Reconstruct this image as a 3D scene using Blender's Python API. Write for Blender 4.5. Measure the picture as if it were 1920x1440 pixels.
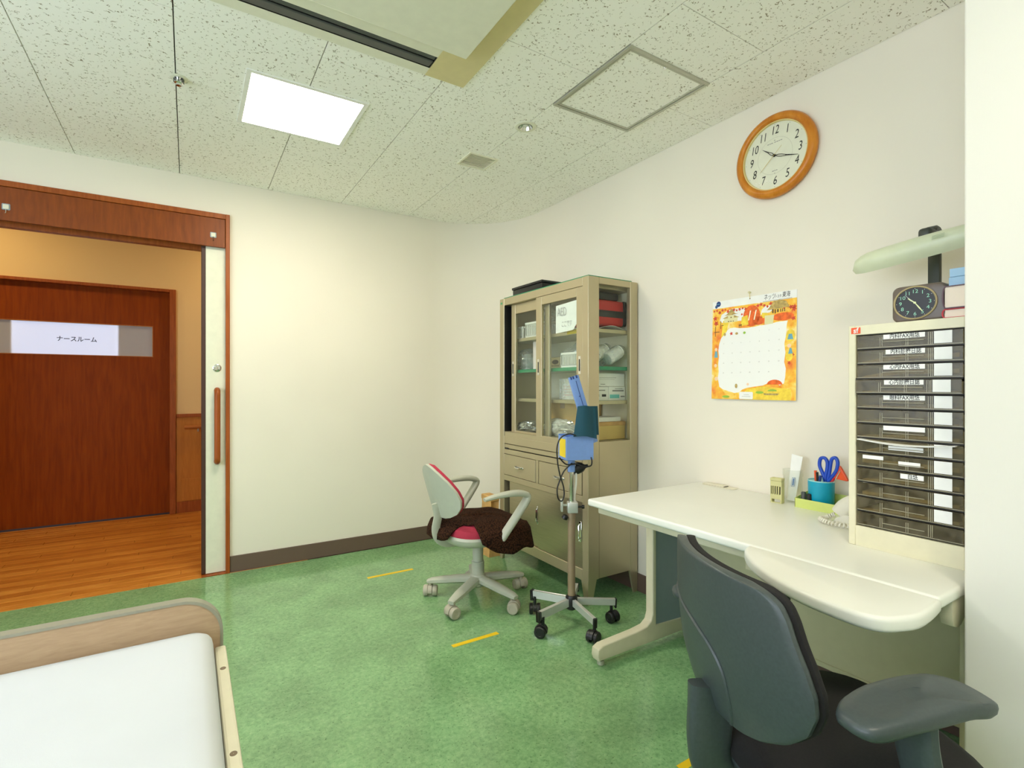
import bpy, bmesh, math, random
from mathutils import Matrix, Vector
random.seed(7)
PI = math.pi
R_ = math.radians
for o in list(bpy.data.objects):
    bpy.data.objects.remove(o, do_unlink=True)
SC = bpy.context.scene
COL = SC.collection

# ---------------------------------------------------------------- camera, world, exposure
cam_d = bpy.data.cameras.new('camera')
cam = bpy.data.objects.new('camera', cam_d)
COL.objects.link(cam)
cam.location = (0, 0, 1.2)
cam.rotation_euler = (R_(90), 0, R_(-32.2))
cam_d.sensor_width = 36
cam_d.lens = 964 / 1920 * 36
cam_d.shift_y = 4 / 1920
cam_d.clip_start = 0.02
SC.camera = cam
SC.view_settings.view_transform = 'Standard'
SC.view_settings.look = 'None'
SC.view_settings.gamma = 1
SC.view_settings.exposure = 0.05
SC.view_settings.use_curve_mapping = False
SC.cycles.transparent_max_bounces = 24
SC.cycles.diffuse_bounces = 7
wd = bpy.data.worlds.new('world')
SC.world = wd
wd.use_nodes = True
wd.node_tree.nodes['Background'].inputs[0].default_value = (.8, .85, .9, 1)
wd.node_tree.nodes['Background'].inputs[1].default_value = 0.05
LAMP = 36.0          # room ceiling panels
HALL = 120.0          # corridor lamps
WINDOW = 3.2        # daylight window of the room across the corridor
DAY = 5.0            # daylight window in the left wall

# ---------------------------------------------------------------- helpers
def lin(c):
    return tuple(((x / 255) / 12.92 if x / 255 <= .04045 else ((x / 255 + .055) / 1.055) ** 2.4) for x in c) + (1,)

def nodes(name):
    m = bpy.data.materials.new(name)
    m.use_nodes = True
    nt = m.node_tree
    return m, nt, nt.nodes['Principled BSDF'], nt.nodes['Material Output']

def coords(nt, kind='Object', scale=(1, 1, 1)):
    tc = nt.nodes.new('ShaderNodeTexCoord')
    mp = nt.nodes.new('ShaderNodeMapping')
    mp.inputs['Scale'].default_value = scale
    nt.links.new(tc.outputs[kind], mp.inputs['Vector'])
    return mp.outputs['Vector']

def noise(nt, vec, scale, detail=3, rough=.5, dist=0):
    n = nt.nodes.new('ShaderNodeTexNoise')
    n.inputs['Scale'].default_value = scale
    n.inputs['Detail'].default_value = detail
    n.inputs['Roughness'].default_value = rough
    n.inputs['Distortion'].default_value = dist
    nt.links.new(vec, n.inputs['Vector'])
    return n.outputs['Fac']

def ramp(nt, fac, stops, interp='LINEAR'):
    r = nt.nodes.new('ShaderNodeValToRGB')
    r.color_ramp.interpolation = interp
    els = r.color_ramp.elements
    while len(els) < len(stops):
        els.new(.5)
    for e, (p, c) in zip(els, stops):
        e.position = p
        e.color = c if len(c) == 4 else lin(c)
    nt.links.new(fac, r.inputs['Fac'])
    return r.outputs['Color']

def bump(nt, bsdf, fac, strength, dist=.001):
    b = nt.nodes.new('ShaderNodeBump')
    b.inputs['Strength'].default_value = strength
    b.inputs['Distance'].default_value = dist
    nt.links.new(fac, b.inputs['Height'])
    nt.links.new(b.outputs['Normal'], bsdf.inputs['Normal'])

def sc(c, k):
    return tuple(min(255, x * k) for x in c)

def mat(name, c, rough=.5, metal=0, var=.012, vs=25, bs=0, bscale=300, spec=.5, stretch=(1, 1, 1)):
    m, nt, b, out = nodes(name)
    v = coords(nt, 'Object', stretch)
    f = noise(nt, v, vs, 3)
    nt.links.new(ramp(nt, f, [(.3, sc(c, 1 - var)), (.7, sc(c, 1 + var))]), b.inputs['Base Color'])
    b.inputs['Roughness'].default_value = rough
    b.inputs['Metallic'].default_value = metal
    b.inputs['Specular IOR Level'].default_value = spec
    if bs:
        bump(nt, b, noise(nt, v, bscale, 2), bs)
    return m

def wood(name, c1, c2, rough=.35, stretch=(1, 1, 12), scale=6, spec=.3):
    m, nt, b, out = nodes(name)
    v = coords(nt, 'Object', stretch)
    f = noise(nt, v, scale, 6, .6, .4)
    nt.links.new(ramp(nt, f, [(.3, c1), (.5, tuple((a + d) / 2 for a, d in zip(c1, c2))), (.72, c2)]), b.inputs['Base Color'])
    b.inputs['Roughness'].default_value = rough
    b.inputs['Specular IOR Level'].default_value = spec
    bump(nt, b, f, .05)
    return m

def clear(name, tint, gloss=.08, rough=.05, milky=0.0, milk=(235, 240, 240), fres=.3):
    m, nt, b, out = nodes(name)
    nt.nodes.remove(b)
    t = nt.nodes.new('ShaderNodeBsdfTransparent')
    t.inputs['Color'].default_value = lin(tint)
    g = nt.nodes.new('ShaderNodeBsdfGlossy')
    g.inputs['Roughness'].default_value = rough
    lw = nt.nodes.new('ShaderNodeLayerWeight')
    lw.inputs['Blend'].default_value = .25
    mul = nt.nodes.new('ShaderNodeMath')
    mul.operation = 'MULTIPLY_ADD'
    mul.inputs[1].default_value = fres
    mul.inputs[2].default_value = gloss
    nt.links.new(lw.outputs['Fresnel'], mul.inputs[0])
    mx = nt.nodes.new('ShaderNodeMixShader')
    nt.links.new(mul.outputs[0], mx.inputs[0])
    nt.links.new(t.outputs[0], mx.inputs[1])
    nt.links.new(g.outputs[0], mx.inputs[2])
    last = mx
    if milky:
        d = nt.nodes.new('ShaderNodeBsdfDiffuse')
        d.inputs['Color'].default_value = lin(milk)
        m2 = nt.nodes.new('ShaderNodeMixShader')
        v = coords(nt)
        mr = nt.nodes.new('ShaderNodeMapRange')
        mr.inputs['From Min'].default_value = .3
        mr.inputs['From Max'].default_value = .7
        mr.inputs['To Min'].default_value = milky * .4
        mr.inputs['To Max'].default_value = min(1, milky * 1.6)
        nt.links.new(noise(nt, v, 45, 3), mr.inputs['Value'])
        nt.links.new(mr.outputs[0], m2.inputs[0])
        nt.links.new(mx.outputs[0], m2.inputs[1])
        nt.links.new(d.outputs[0], m2.inputs[2])
        last = m2
    nt.links.new(last.outputs[0], out.inputs['Surface'])
    return m

def emit(name, c, strength):
    m, nt, b, out = nodes(name)
    b.inputs['Base Color'].default_value = lin(c)
    b.inputs['Emission Color'].default_value = lin(c)
    b.inputs['Emission Strength'].default_value = strength
    b.inputs['Roughness'].default_value = .6
    return m

WM = {}

def _finish(o):
    COL.objects.link(o)
    return o

def mesh_of(name, bm, mats, smooth):
    bmesh.ops.recalc_face_normals(bm, faces=bm.faces)
    me = bpy.data.meshes.new(name)
    bm.to_mesh(me)
    bm.free()
    for m in (mats if isinstance(mats, (list, tuple)) else [mats]):
        me.materials.append(m)
    if smooth:
        me.polygons.foreach_set('use_smooth', [True] * len(me.polygons))
        me.set_sharp_from_angle(angle=R_(smooth))
    return me

def tag(o, label=None, cat=None, group=None, kind=None):
    for k, v in (('label', label), ('category', cat), ('group', group), ('kind', kind)):
        if v:
            o[k] = v
    return o

def root(name, label, cat, loc=(0, 0, 0), rz=0, group=None, kind=None):
    o = bpy.data.objects.new(name, None)
    o.empty_display_size = .05
    o.location = loc
    o.rotation_euler = (0, 0, rz)
    WM[o.name] = Matrix.Translation(loc) @ Matrix.Rotation(rz, 4, 'Z')
    _finish(o)
    return tag(o, label, cat, group, kind)

def part(name, bm, mats, parent, smooth=40, world=False, label=None, kind=None):
    me = mesh_of(name, bm, mats, smooth)
    pm = WM[parent.name]
    if world:
        me.transform(pm.inverted())
    o = bpy.data.objects.new(name, me)
    o.parent = parent
    WM[o.name] = pm
    _finish(o)
    return tag(o, label, None, None, kind)

def single(name, bm, mats, label=None, cat=None, group=None, kind=None, smooth=40):
    me = mesh_of(name, bm, mats, smooth)
    xs = [v.co for v in me.vertices]
    lo = [min(c[i] for c in xs) for i in range(3)]
    hi = [max(c[i] for c in xs) for i in range(3)]
    loc = Vector(((lo[0] + hi[0]) / 2, (lo[1] + hi[1]) / 2, lo[2]))
    me.transform(Matrix.Translation(-loc))
    o = bpy.data.objects.new(name, me)
    o.location = loc
    WM[o.name] = Matrix.Translation(loc)
    _finish(o)
    return tag(o, label, cat, group, kind)

def struct(name, bm, mats, smooth=None):
    return single(name, bm, mats, kind='structure', smooth=smooth)

def new():
    return bmesh.new()

def box(bm, x0, x1, y0, y1, z0, z1, bev=0, seg=2, M=None, mi=0):
    g = bmesh.ops.create_cube(bm, size=1)
    vs = g['verts']
    for v in vs:
        v.co = Vector(((x0 + x1) / 2 + v.co.x * abs(x1 - x0), (y0 + y1) / 2 + v.co.y * abs(y1 - y0), (z0 + z1) / 2 + v.co.z * abs(z1 - z0)))
        if M is not None:
            v.co = M @ v.co
    fs = set(f for v in vs for f in v.link_faces)
    for f in fs:
        f.material_index = mi
    if bev:
        es = list(set(e for v in vs for e in v.link_edges))
        r = bmesh.ops.bevel(bm, geom=es, offset=bev, segments=seg, profile=.5, affect='EDGES')
        for f in r['faces']:
            f.material_index = mi
    return bm

def loft(bm, rings, cap=True, closed=False, mi=0):
    vr = [[bm.verts.new(p) for p in r] for r in rings]
    n = len(vr[0])
    m = len(vr)
    for i in range(m if closed else m - 1):
        a, b = vr[i], vr[(i + 1) % m]
        for j in range(n):
            k = (j + 1) % n
            f = bm.faces.new((a[j], a[k], b[k], b[j]))
            f.material_index = mi
    if cap and not closed:
        for r in (vr[0], vr[-1]):
            f = bm.faces.new(r)
            f.material_index = mi
    return bm

def tube(bm, pts, rad, n=8, closed=False, up=None, sq=1.0, mi=0):
    """rad: number or list of r or (rw, rh); sq<1 makes the section squarer"""
    P = [Vector(p) for p in pts]
    m = len(P)
    rads = rad if isinstance(rad, list) else [rad] * m
    rings = []
    prev = None
    for i in range(m):
        a = P[(i - 1) % m] if (closed or i) else P[i]
        b = P[(i + 1) % m] if (closed or i < m - 1) else P[i]
        t = (b - a).normalized()
        if up is not None:
            u = Vector(up)
        elif prev is None:
            u = Vector((0, 0, 1)) if abs(t.z) < .9 else Vector((1, 0, 0))
        else:
            u = prev
        s = t.cross(u)
        if s.length < 1e-6:
            s = t.cross(Vector((1, 0, 0)))
        s.normalize()
        w = s.cross(t).normalized()
        prev = w
        r = rads[i]
        rw, rh = r if isinstance(r, (tuple, list)) else (r, r)
        ring = []
        for j in range(n):
            th = 2 * PI * (j + .5) / n
            c, d = math.cos(th), math.sin(th)
            c = math.copysign(abs(c) ** sq, c)
            d = math.copysign(abs(d) ** sq, d)
            ring.append(P[i] + s * c * rw + w * d * rh)
        rings.append(ring)
    return loft(bm, rings, True, closed, mi)

def lathe(bm, prof, n=24, M=None, cap=True, mi=0):
    rings = []
    for r, z in prof:
        ring = [Vector((r * math.cos(2 * PI * j / n), r * math.sin(2 * PI * j / n), z)) for j in range(n)]
        if M is not None:
            ring = [M @ p for p in ring]
        rings.append(ring)
    return loft(bm, rings, cap, False, mi)

def prism(bm, pts, z0, z1, M=None, bev=0, seg=2, mi=0):
    a = [Vector((p[0], p[1], z0)) for p in pts]
    b = [Vector((p[0], p[1], z1)) for p in pts]
    if M is not None:
        a = [M @ p for p in a]
        b = [M @ p for p in b]
    va = [bm.verts.new(p) for p in a]
    vb = [bm.verts.new(p) for p in b]
    n = len(pts)
    f0 = bm.faces.new(va)
    f1 = bm.faces.new(vb)
    fs = [f0, f1]
    for i in range(n):
        fs.append(bm.faces.new((va[i], va[(i + 1) % n], vb[(i + 1) % n], vb[i])))
    for f in fs:
        f.material_index = mi
    if bev:
        bmesh.ops.recalc_face_normals(bm, faces=fs)
        es = list(set(list(f0.edges) + list(f1.edges)))
        r = bmesh.ops.bevel(bm, geom=es, offset=bev, segments=seg, profile=.5, affect='EDGES')
        for f in r['faces']:
            f.material_index = mi
    return bm

def sheet(bm, nu, nv, fn, thick=0, mi=0):
    G = [[Vector(fn(i / nu, j / nv)) for j in range(nv + 1)] for i in range(nu + 1)]
    top = [[bm.verts.new(p) for p in r] for r in G]
    fs = []
    for i in range(nu):
        for j in range(nv):
            fs.append(bm.faces.new((top[i][j], top[i + 1][j], top[i + 1][j + 1], top[i][j + 1])))
    if thick:
        bot = []
        for i in range(nu + 1):
            row = []
            for j in range(nv + 1):
                du = G[min(i + 1, nu)][j] - G[max(i - 1, 0)][j]
                dv = G[i][min(j + 1, nv)] - G[i][max(j - 1, 0)]
                nn = du.cross(dv)
                nn = nn.normalized() if nn.length > 1e-9 else Vector((0, 0, 1))
                row.append(bm.verts.new(G[i][j] - nn * thick))
            bot.append(row)
        for i in range(nu):
            for j in range(nv):
                fs.append(bm.faces.new((bot[i][j], bot[i][j + 1], bot[i + 1][j + 1], bot[i + 1][j])))
        for i in range(nu):
            fs.append(bm.faces.new((top[i][0], bot[i][0], bot[i + 1][0], top[i + 1][0])))
            fs.append(bm.faces.new((top[i][nv], top[i + 1][nv], bot[i + 1][nv], bot[i][nv])))
        for j in range(nv):
            fs.append(bm.faces.new((top[0][j], top[0][j + 1], bot[0][j + 1], bot[0][j])))
            fs.append(bm.faces.new((top[nu][j], bot[nu][j], bot[nu][j + 1], top[nu][j + 1])))
    for f in fs:
        f.material_index = mi
    return bm

def rrect(x0, x1, y0, y1, r, n=6):
    pts = []
    for cx, cy, a in ((x1 - r, y1 - r, 0), (x0 + r, y1 - r, 90), (x0 + r, y0 + r, 180), (x1 - r, y0 + r, 270)):
        for k in range(n + 1):
            t = R_(a + 90 * k / n)
            pts.append((cx + r * math.cos(t), cy + r * math.sin(t)))
    return pts

def catmull(pts, n=6):
    P = [Vector(p) for p in pts]
    out = []
    for i in range(len(P) - 1):
        p0, p1, p2, p3 = P[max(i - 1, 0)], P[i], P[i + 1], P[min(i + 2, len(P) - 1)]
        for k in range(n):
            t = k / n
            out.append(.5 * ((2 * p1) + (p2 - p0) * t + (2 * p0 - 5 * p1 + 4 * p2 - p3) * t * t + (3 * p1 - p0 - 3 * p2 + p3) * t ** 3))
    out.append(P[-1])
    return out

def interp(tab, x):
    if x <= tab[0][0]:
        return tab[0][1]
    for (a, b), (c, d) in zip(tab, tab[1:]):
        if x <= c:
            t = (x - a) / (c - a)
            return b + (d - b) * t
    return tab[-1][1]

def sell(a, b, n, th):
    c, s = math.cos(th), math.sin(th)
    return (math.copysign(abs(c) ** (2 / n), c) * a, math.copysign(abs(s) ** (2 / n), s) * b)

def pad(bm, a, b, n, rings, cx=0, cy=0, seg=40, M=None, mi=0):
    """rings: list of (scale, z) lofted superellipses"""
    rr = []
    for s, z in rings:
        ring = []
        for k in range(seg):
            x, y = sell(a * s, b * s, n, 2 * PI * k / seg)
            p = Vector((cx + x, cy + y, z))
            ring.append(M @ p if M is not None else p)
        rr.append(ring)
    return loft(bm, rr, True, False, mi)

def frame3(o, right, up):
    r = Vector(right).normalized()
    u = Vector(up).normalized()
    n = r.cross(u)
    return Matrix(((r.x, u.x, n.x, o[0]), (r.y, u.y, n.y, o[1]), (r.z, u.z, n.z, o[2]), (0, 0, 0, 1)))

def text(bm, body, size, M, shear=0, align='CENTER', ext=0.0, sx=1.0, mi=0, bold=0.0):
    c = bpy.data.curves.new('lettering', 'FONT')
    c.body = body
    c.size = size
    c.align_x = align
    c.align_y = 'CENTER'
    c.shear = shear
    c.extrude = ext
    c.resolution_u = 3
    c.offset = bold
    o = bpy.data.objects.new('lettering', c)
    COL.objects.link(o)
    dg = bpy.context.evaluated_depsgraph_get()
    me = bpy.data.meshes.new_from_object(o.evaluated_get(dg))
    me.transform(M @ Matrix.Diagonal((sx, 1, 1, 1)))
    n0 = len(bm.faces)
    bm.from_mesh(me)
    bm.faces.ensure_lookup_table()
    for f in bm.faces[n0:]:
        f.material_index = mi
    bpy.data.objects.remove(o, do_unlink=True)
    bpy.data.curves.remove(c)
    bpy.data.meshes.remove(me)
    return bm

def flat(bm, pts, M, z=0.0, mi=0):
    f = bm.faces.new([bm.verts.new(M @ Vector((p[0], p[1], z))) for p in pts])
    f.material_index = mi
    return bm

def disc(cx, cy, rx, ry=None, n=16, a0=0, a1=2 * PI):
    ry = rx if ry is None else ry
    full = abs(a1 - a0 - 2 * PI) < 1e-6
    return [(cx + rx * math.cos(a0 + (a1 - a0) * k / (n if full else n - 1)), cy + ry * math.sin(a0 + (a1 - a0) * k / (n if full else n - 1))) for k in range(n)]

def cut_rects(x0, x1, y0, y1, holes):
    rs = [(x0, x1, y0, y1)]
    for a0, a1, b0, b1 in holes:
        out = []
        for (p0, p1, q0, q1) in rs:
            if a0 >= p1 or a1 <= p0 or b0 >= q1 or b1 <= q0:
                out.append((p0, p1, q0, q1))
                continue
            c0, c1 = max(p0, a0), min(p1, a1)
            if a0 > p0: out.append((p0, a0, q0, q1))
            if a1 < p1: out.append((a1, p1, q0, q1))
            if b0 > q0: out.append((c0, c1, q0, b0))
            if b1 < q1: out.append((c0, c1, b1, q1))
        rs = out
    return [r for r in rs if r[1] - r[0] > 1e-4 and r[3] - r[2] > 1e-4]

# ---------------------------------------------------------------- materials
def wall_mat(name, c):
    m, nt, b, out = nodes(name)
    gp = nt.nodes.new('ShaderNodeNewGeometry')
    mp = nt.nodes.new('ShaderNodeMapping')
    mp.inputs['Scale'].default_value = (1, 1, .12)
    nt.links.new(gp.outputs['Position'], mp.inputs['Vector'])
    f = noise(nt, mp.outputs['Vector'], 420, 2)
    g = noise(nt, gp.outputs['Position'], 1.3, 2)
    nt.links.new(ramp(nt, g, [(.3, sc(c, .985)), (.7, sc(c, 1.01))]), b.inputs['Base Color'])
    b.inputs['Roughness'].default_value = .75
    b.inputs['Specular IOR Level'].default_value = .2
    bump(nt, b, f, .25, .0006)
    return m
M_wall = wall_mat('wallpaper_cream', (234, 227, 211))
M_wall_hall = wall_mat('corridor_plaster', (236, 206, 150))
M_base = mat('vinyl_baseboard_taupe', (104, 84, 72), .5, vs=10)

def ceiling_mat():
    m, nt, b, out = nodes('rockwool_tile')
    g = nt.nodes.new('ShaderNodeNewGeometry')
    mp = nt.nodes.new('ShaderNodeMapping')
    mp.inputs['Scale'].default_value = (1, 1, 1)
    nt.links.new(g.outputs['Position'], mp.inputs['Vector'])
    v = mp.outputs['Vector']
    n1 = noise(nt, v, 62, 1.5, .5, .6)
    n2 = noise(nt, v, 75, 1, .5)
    s = nt.nodes.new('ShaderNodeMath'); s.operation = 'SUBTRACT'; s.inputs[1].default_value = .5
    nt.links.new(n1, s.inputs[0])
    a = nt.nodes.new('ShaderNodeMath'); a.operation = 'ABSOLUTE'
    nt.links.new(s.outputs[0], a.inputs[0])
    l = nt.nodes.new('ShaderNodeMath'); l.operation = 'LESS_THAN'; l.inputs[1].default_value = .028
    nt.links.new(a.outputs[0], l.inputs[0])
    k = nt.nodes.new('ShaderNodeMath'); k.operation = 'GREATER_THAN'; k.inputs[1].default_value = .59
    nt.links.new(n2, k.inputs[0])
    p = nt.nodes.new('ShaderNodeMath'); p.operation = 'MULTIPLY'
    nt.links.new(l.outputs[0], p.inputs[0])
    nt.links.new(k.outputs[0], p.inputs[1])
    col = ramp(nt, p.outputs[0], [(0, (250, 248, 240)), (1, (158, 148, 128))])
    nt.links.new(col, b.inputs['Base Color'])
    b.inputs['Roughness'].default_value = .9
    b.inputs['Specular IOR Level'].default_value = .1
    inv = nt.nodes.new('ShaderNodeMath'); inv.operation = 'SUBTRACT'; inv.inputs[0].default_value = 1
    nt.links.new(p.outputs[0], inv.inputs[1])
    bump(nt, b, inv.outputs[0], .5, .002)
    return m
M_tile = ceiling_mat()
M_void = mat('ceiling_void_board', (120, 100, 80), .9)

def floor_mat():
    m, nt, b, out = nodes('green_marbled_linoleum')
    v = coords(nt)
    f1 = noise(nt, v, 52, 10, .82, .3)
    f2 = noise(nt, v, 5, 3, .5)
    f3 = noise(nt, v, 120, 3, .6)
    c1 = ramp(nt, f1, [(.30, (96, 138, 94)), (.45, (126, 172, 118)), (.58, (146, 188, 134)), (.72, (172, 204, 156))])
    c2 = ramp(nt, f2, [(.3, (225, 225, 225)), (.7, (255, 255, 255))])
    mx = nt.nodes.new('ShaderNodeMix'); mx.data_type = 'RGBA'; mx.blend_type = 'MULTIPLY'
    mx.inputs[0].default_value = 1
    nt.links.new(c1, mx.inputs[6]); nt.links.new(c2, mx.inputs[7])
    m3 = nt.nodes.new('ShaderNodeMix'); m3.data_type = 'RGBA'; m3.blend_type = 'MULTIPLY'
    m3.inputs[0].default_value = 1
    c3 = ramp(nt, f3, [(.29, (150, 165, 150)), (.38, (255, 255, 255))])
    nt.links.new(mx.outputs[2], m3.inputs[6]); nt.links.new(c3, m3.inputs[7])
    nt.links.new(m3.outputs[2], b.inputs['Base Color'])
    b.inputs['Roughness'].default_value = .15
    b.inputs['Specular IOR Level'].default_value = .6
    bump(nt, b, noise(nt, v, 60, 2), .03, .001)
    return m
M_floor = floor_mat()
M_plank = [wood('corridor_oak_%d' % i, a, b, .3, (1, 14, 1), 7) for i, (a, b) in enumerate((((168, 96, 28), (214, 146, 62)), ((180, 108, 34), (222, 156, 72)), ((156, 86, 24), (202, 132, 52))))]
M_gap = mat('plank_underlay', (90, 50, 18), .8)
M_frame = wood('door_frame_cherry', (140, 68, 22), (172, 92, 38), .4, (14, 1, 1), 5)
M_header = wood('door_header_cherry', (116, 54, 12), (144, 72, 20), .42, (10, 1, 1.2), 4)
M_door2 = wood('nurse_door_cherry', (124, 52, 6), (150, 70, 10), .5, (9, 1, .7), 4, .12)
M_darkedge = mat('dark_brown_edge', (70, 42, 32), .5)
M_whitedoor = mat('ivory_door_laminate', (228, 228, 206), .4)
M_wains = wood('wainscot_maple', (176, 108, 36), (198, 128, 50), .45, (8, 8, 1), 5)
M_rail = wood('handrail_beech', (160, 92, 38), (186, 116, 56), .4, (1, 10, 10), 5)
M_cream = mat('cream_plastic', (226, 224, 204), .4)
M_creamy = mat('yellowed_plastic', (214, 200, 148), .45)
M_white = mat('white_plastic', (236, 236, 230), .4)
M_paper = mat('white_paper', (240, 240, 236), .8, spec=.1)
M_black = mat('black_plastic', (24, 24, 25), .4)
M_dark = mat('charcoal_plastic', (74, 77, 74), .5)
M_ink = mat('black_ink', (30, 30, 32), .7)
M_greyink = mat('grey_ink', (138, 138, 136), .7)
M_alu = mat('aluminium_trim', (186, 184, 168), .4, .35)
M_silver = mat('silver_painted_metal', (205, 207, 204), .35, .5)
M_chrome = mat('chrome', (225, 225, 222), .12, 1.0, var=.01)
M_lamp = emit('lit_diffuser', (255, 245, 224), LAMP)
M_hall = emit('lit_corridor_lamp', (255, 226, 176), HALL)
M_day = emit('daylight_left_window', (226, 236, 255), DAY)
M_sky = emit('daylight_window', (222, 232, 255), WINDOW)

# ---------------------------------------------------------------- room shell
H = 2.51
XR = 2.235
YB = 3.77
RC = .6
# floor
bm = new(); box(bm, -2.4, 2.4, -2.6, 3.755, -.06, 0)
struct('floor', bm, M_floor)
# corridor floor with separate planks
bm = new(); box(bm, -3.2, 2.4, 3.755, 8.6, -.06, -.012)
cf = struct('floor_corridor', bm, M_gap)
pw = .075
row = 0
y = 3.757
plank_me = {}
while y < 5.8:
    x = -2.0 - (row * .37) % .9
    y1 = min(y + pw, 5.8)
    while x < .55:
        x1 = x + .9
        if x1 > -1.75:
            bm = new()
            box(bm, x + .0008, x1 - .0008, y + .0008, y1 - .0008, -.0125, 0, .0012, 1)
            part('plank', bm, M_plank[(row * 5 + int(x * 10)) % 3], cf, None, world=True)
        x = x1
    y = y1
    row += 1
# walls of the room
bm = new(); box(bm, .224, XR - RC, YB, YB + .022, 0, 2.6)
box(bm, .224, XR - RC, YB + .085, YB + .12, 0, 2.6)
box(bm, -2.4, .224, YB, YB + .12, 2.296, 2.6)
box(bm, -2.4, -1.75, YB, YB + .12, 0, 2.296)
struct('wall_back', bm, M_wall)
def arc(r, n=24):
    return [(XR - RC + r * math.cos(PI / 2 - PI / 2 * k / n), YB - RC + r * math.sin(PI / 2 - PI / 2 * k / n)) for k in range(n + 1)]
def arc_band(ri, ro, z0, z1):
    bm = new()
    a, b = arc(ri), arc(ro)
    rings = []
    for p, q in zip(a, b):
        rings.append([Vector((p[0], p[1], z0)), Vector((q[0], q[1], z0)), Vector((q[0], q[1], z1)), Vector((p[0], p[1], z1))])
    return loft(bm, rings)
struct('wall_corner', arc_band(RC, RC + .1, 0, 2.6), M_wall, 30)
bm = new(); box(bm, XR, XR + .1, -2.6, YB - RC, 0, 2.6)
struct('wall_right', bm, M_wall)
bm = new(); box(bm, 1.576, XR, -2.6, .466, 0, H, .004, 2)
struct('wall_pier', bm, wall_mat('wallpaper_pier', (222, 219, 209)))
bm = new(); box(bm, -2.5, -2.4, -2.6, YB + .12, 0, 2.6)
struct('wall_left', bm, M_wall)
bm = new(); box(bm, -2.5, 2.4, -2.7, -2.6, 0, 2.6)
struct('wall_front', bm, M_wall)
# baseboards
bh = .105
bm = new(); box(bm, .226, XR - RC, YB - .008, YB, 0, bh, .002, 1)
struct('baseboard_back', bm, M_base)
struct('baseboard_corner', arc_band(RC - .008, RC, 0, bh), M_base, 30)
bm = new(); box(bm, XR - .008, XR, .466, YB - RC, 0, bh, .002, 1)
struct('baseboard_right', bm, M_base)
# ceiling with separate tiles
bm = new(); box(bm, -2.4, XR + .1, -2.6, YB + .12, 2.60, 2.66)
box(bm, -2.4, -1.52, -2.6, YB, H, 2.53)
box(bm, -1.52, XR, -2.6, .22, H, 2.53)
ce = struct('ceiling', bm, [M_tile])
LIGHT = (.212, .702, 2.378, 2.864)
ACR = (-.62, 1.016, .96, 2.016)
HATCH = (1.434, 1.908, 1.424, 1.921)
DOWN = (1.439, 2.158)
VENT = (1.332, 1.517, 2.553, 2.727)
holes = [LIGHT, ACR, HATCH, VENT, (DOWN[0] - .036, DOWN[0] + .036, DOWN[1] - .036, DOWN[1] + .036)]
xs = [-1.52, -1.03, -.54, -.045, .45, .925, 1.432, 1.908, XR]
evenj = [.22, 1.18, 2.135, 3.085, YB]
oddj = [.22, .70, 1.655, 2.61, 3.56, YB]
for i in range(len(xs) - 1):
    js = evenj if i % 2 == 0 else oddj
    for a, b in zip(js, js[1:]):
        rs = cut_rects(xs[i] + .0020, xs[i + 1] - .0020, a + .0015, b - .0015, holes)
        if rs:
            bm = new()
            for r in rs:
                box(bm, *r, H, H + .015)
            part('ceiling_tile', bm, M_tile, ce, None, world=True)

# corridor and the nurse room behind it
YN = 5.8
bm = new()
box(bm, -.098, 2.4, YN, YN + .1, 0, 2.8)
box(bm, -3.2, -.098, YN, YN + .1, 2.105, 2.8)
box(bm, -3.2, -2.0, YN, YN + .1, 0, 2.105)
wc = struct('wall_corridor', bm, M_wall_hall)
bm = new(); box(bm, -.095, 2.4, YN - .012, YN, .107, .905)
part('wainscot_panel', bm, M_wains, wc, None, world=True)
bm = new(); box(bm, -.055, 2.4, YN - .02, YN - .012, .112, .32, .003, 1)
part('kick_panel', bm, M_wains, wc, None, world=True)
bm = new(); box(bm, -.095, 2.4, YN - .022, YN, .905, .937, .003, 1)
struct('trim_3', bm, M_frame)
bm = new(); box(bm, -.095, 2.4, YN - .016, YN, 0, .107, .002, 1)
struct('baseboard_corridor', bm, M_frame)
bm = new(); box(bm, 2.3, 2.4, YB + .12, YN, 0, 2.8)
struct('wall_corridor_right', bm, M_wall_hall)
bm = new(); box(bm, -3.3, -3.2, YB + .12, 8.6, 0, 2.8)
struct('wall_corridor_left', bm, M_wall_hall)
bm = new(); box(bm, -3.2, 2.4, YB + .12, 8.6, 2.75, 2.8)
box(bm, -3.2, 2.4, YB + .10, YB + .12, 2.6, 2.8)
struct('ceiling_corridor', bm, M_white)
bm = new(); box(bm, -3.2, -1.82, 8.5, 8.6, 0, 2.8); box(bm, -.78, 2.4, 8.5, 8.6, 0, 2.8)
box(bm, -1.82, -.78, 8.5, 8.6, 0, .9); box(bm, -1.82, -.78, 8.5, 8.6, 2.2, 2.8)
struct('wall_nurse_room', bm, M_wall_hall)
bm = new(); box(bm, -1.82, -.78, 8.54, 8.56, .9, 2.2)
struct('window_1', bm, M_sky)
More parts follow.
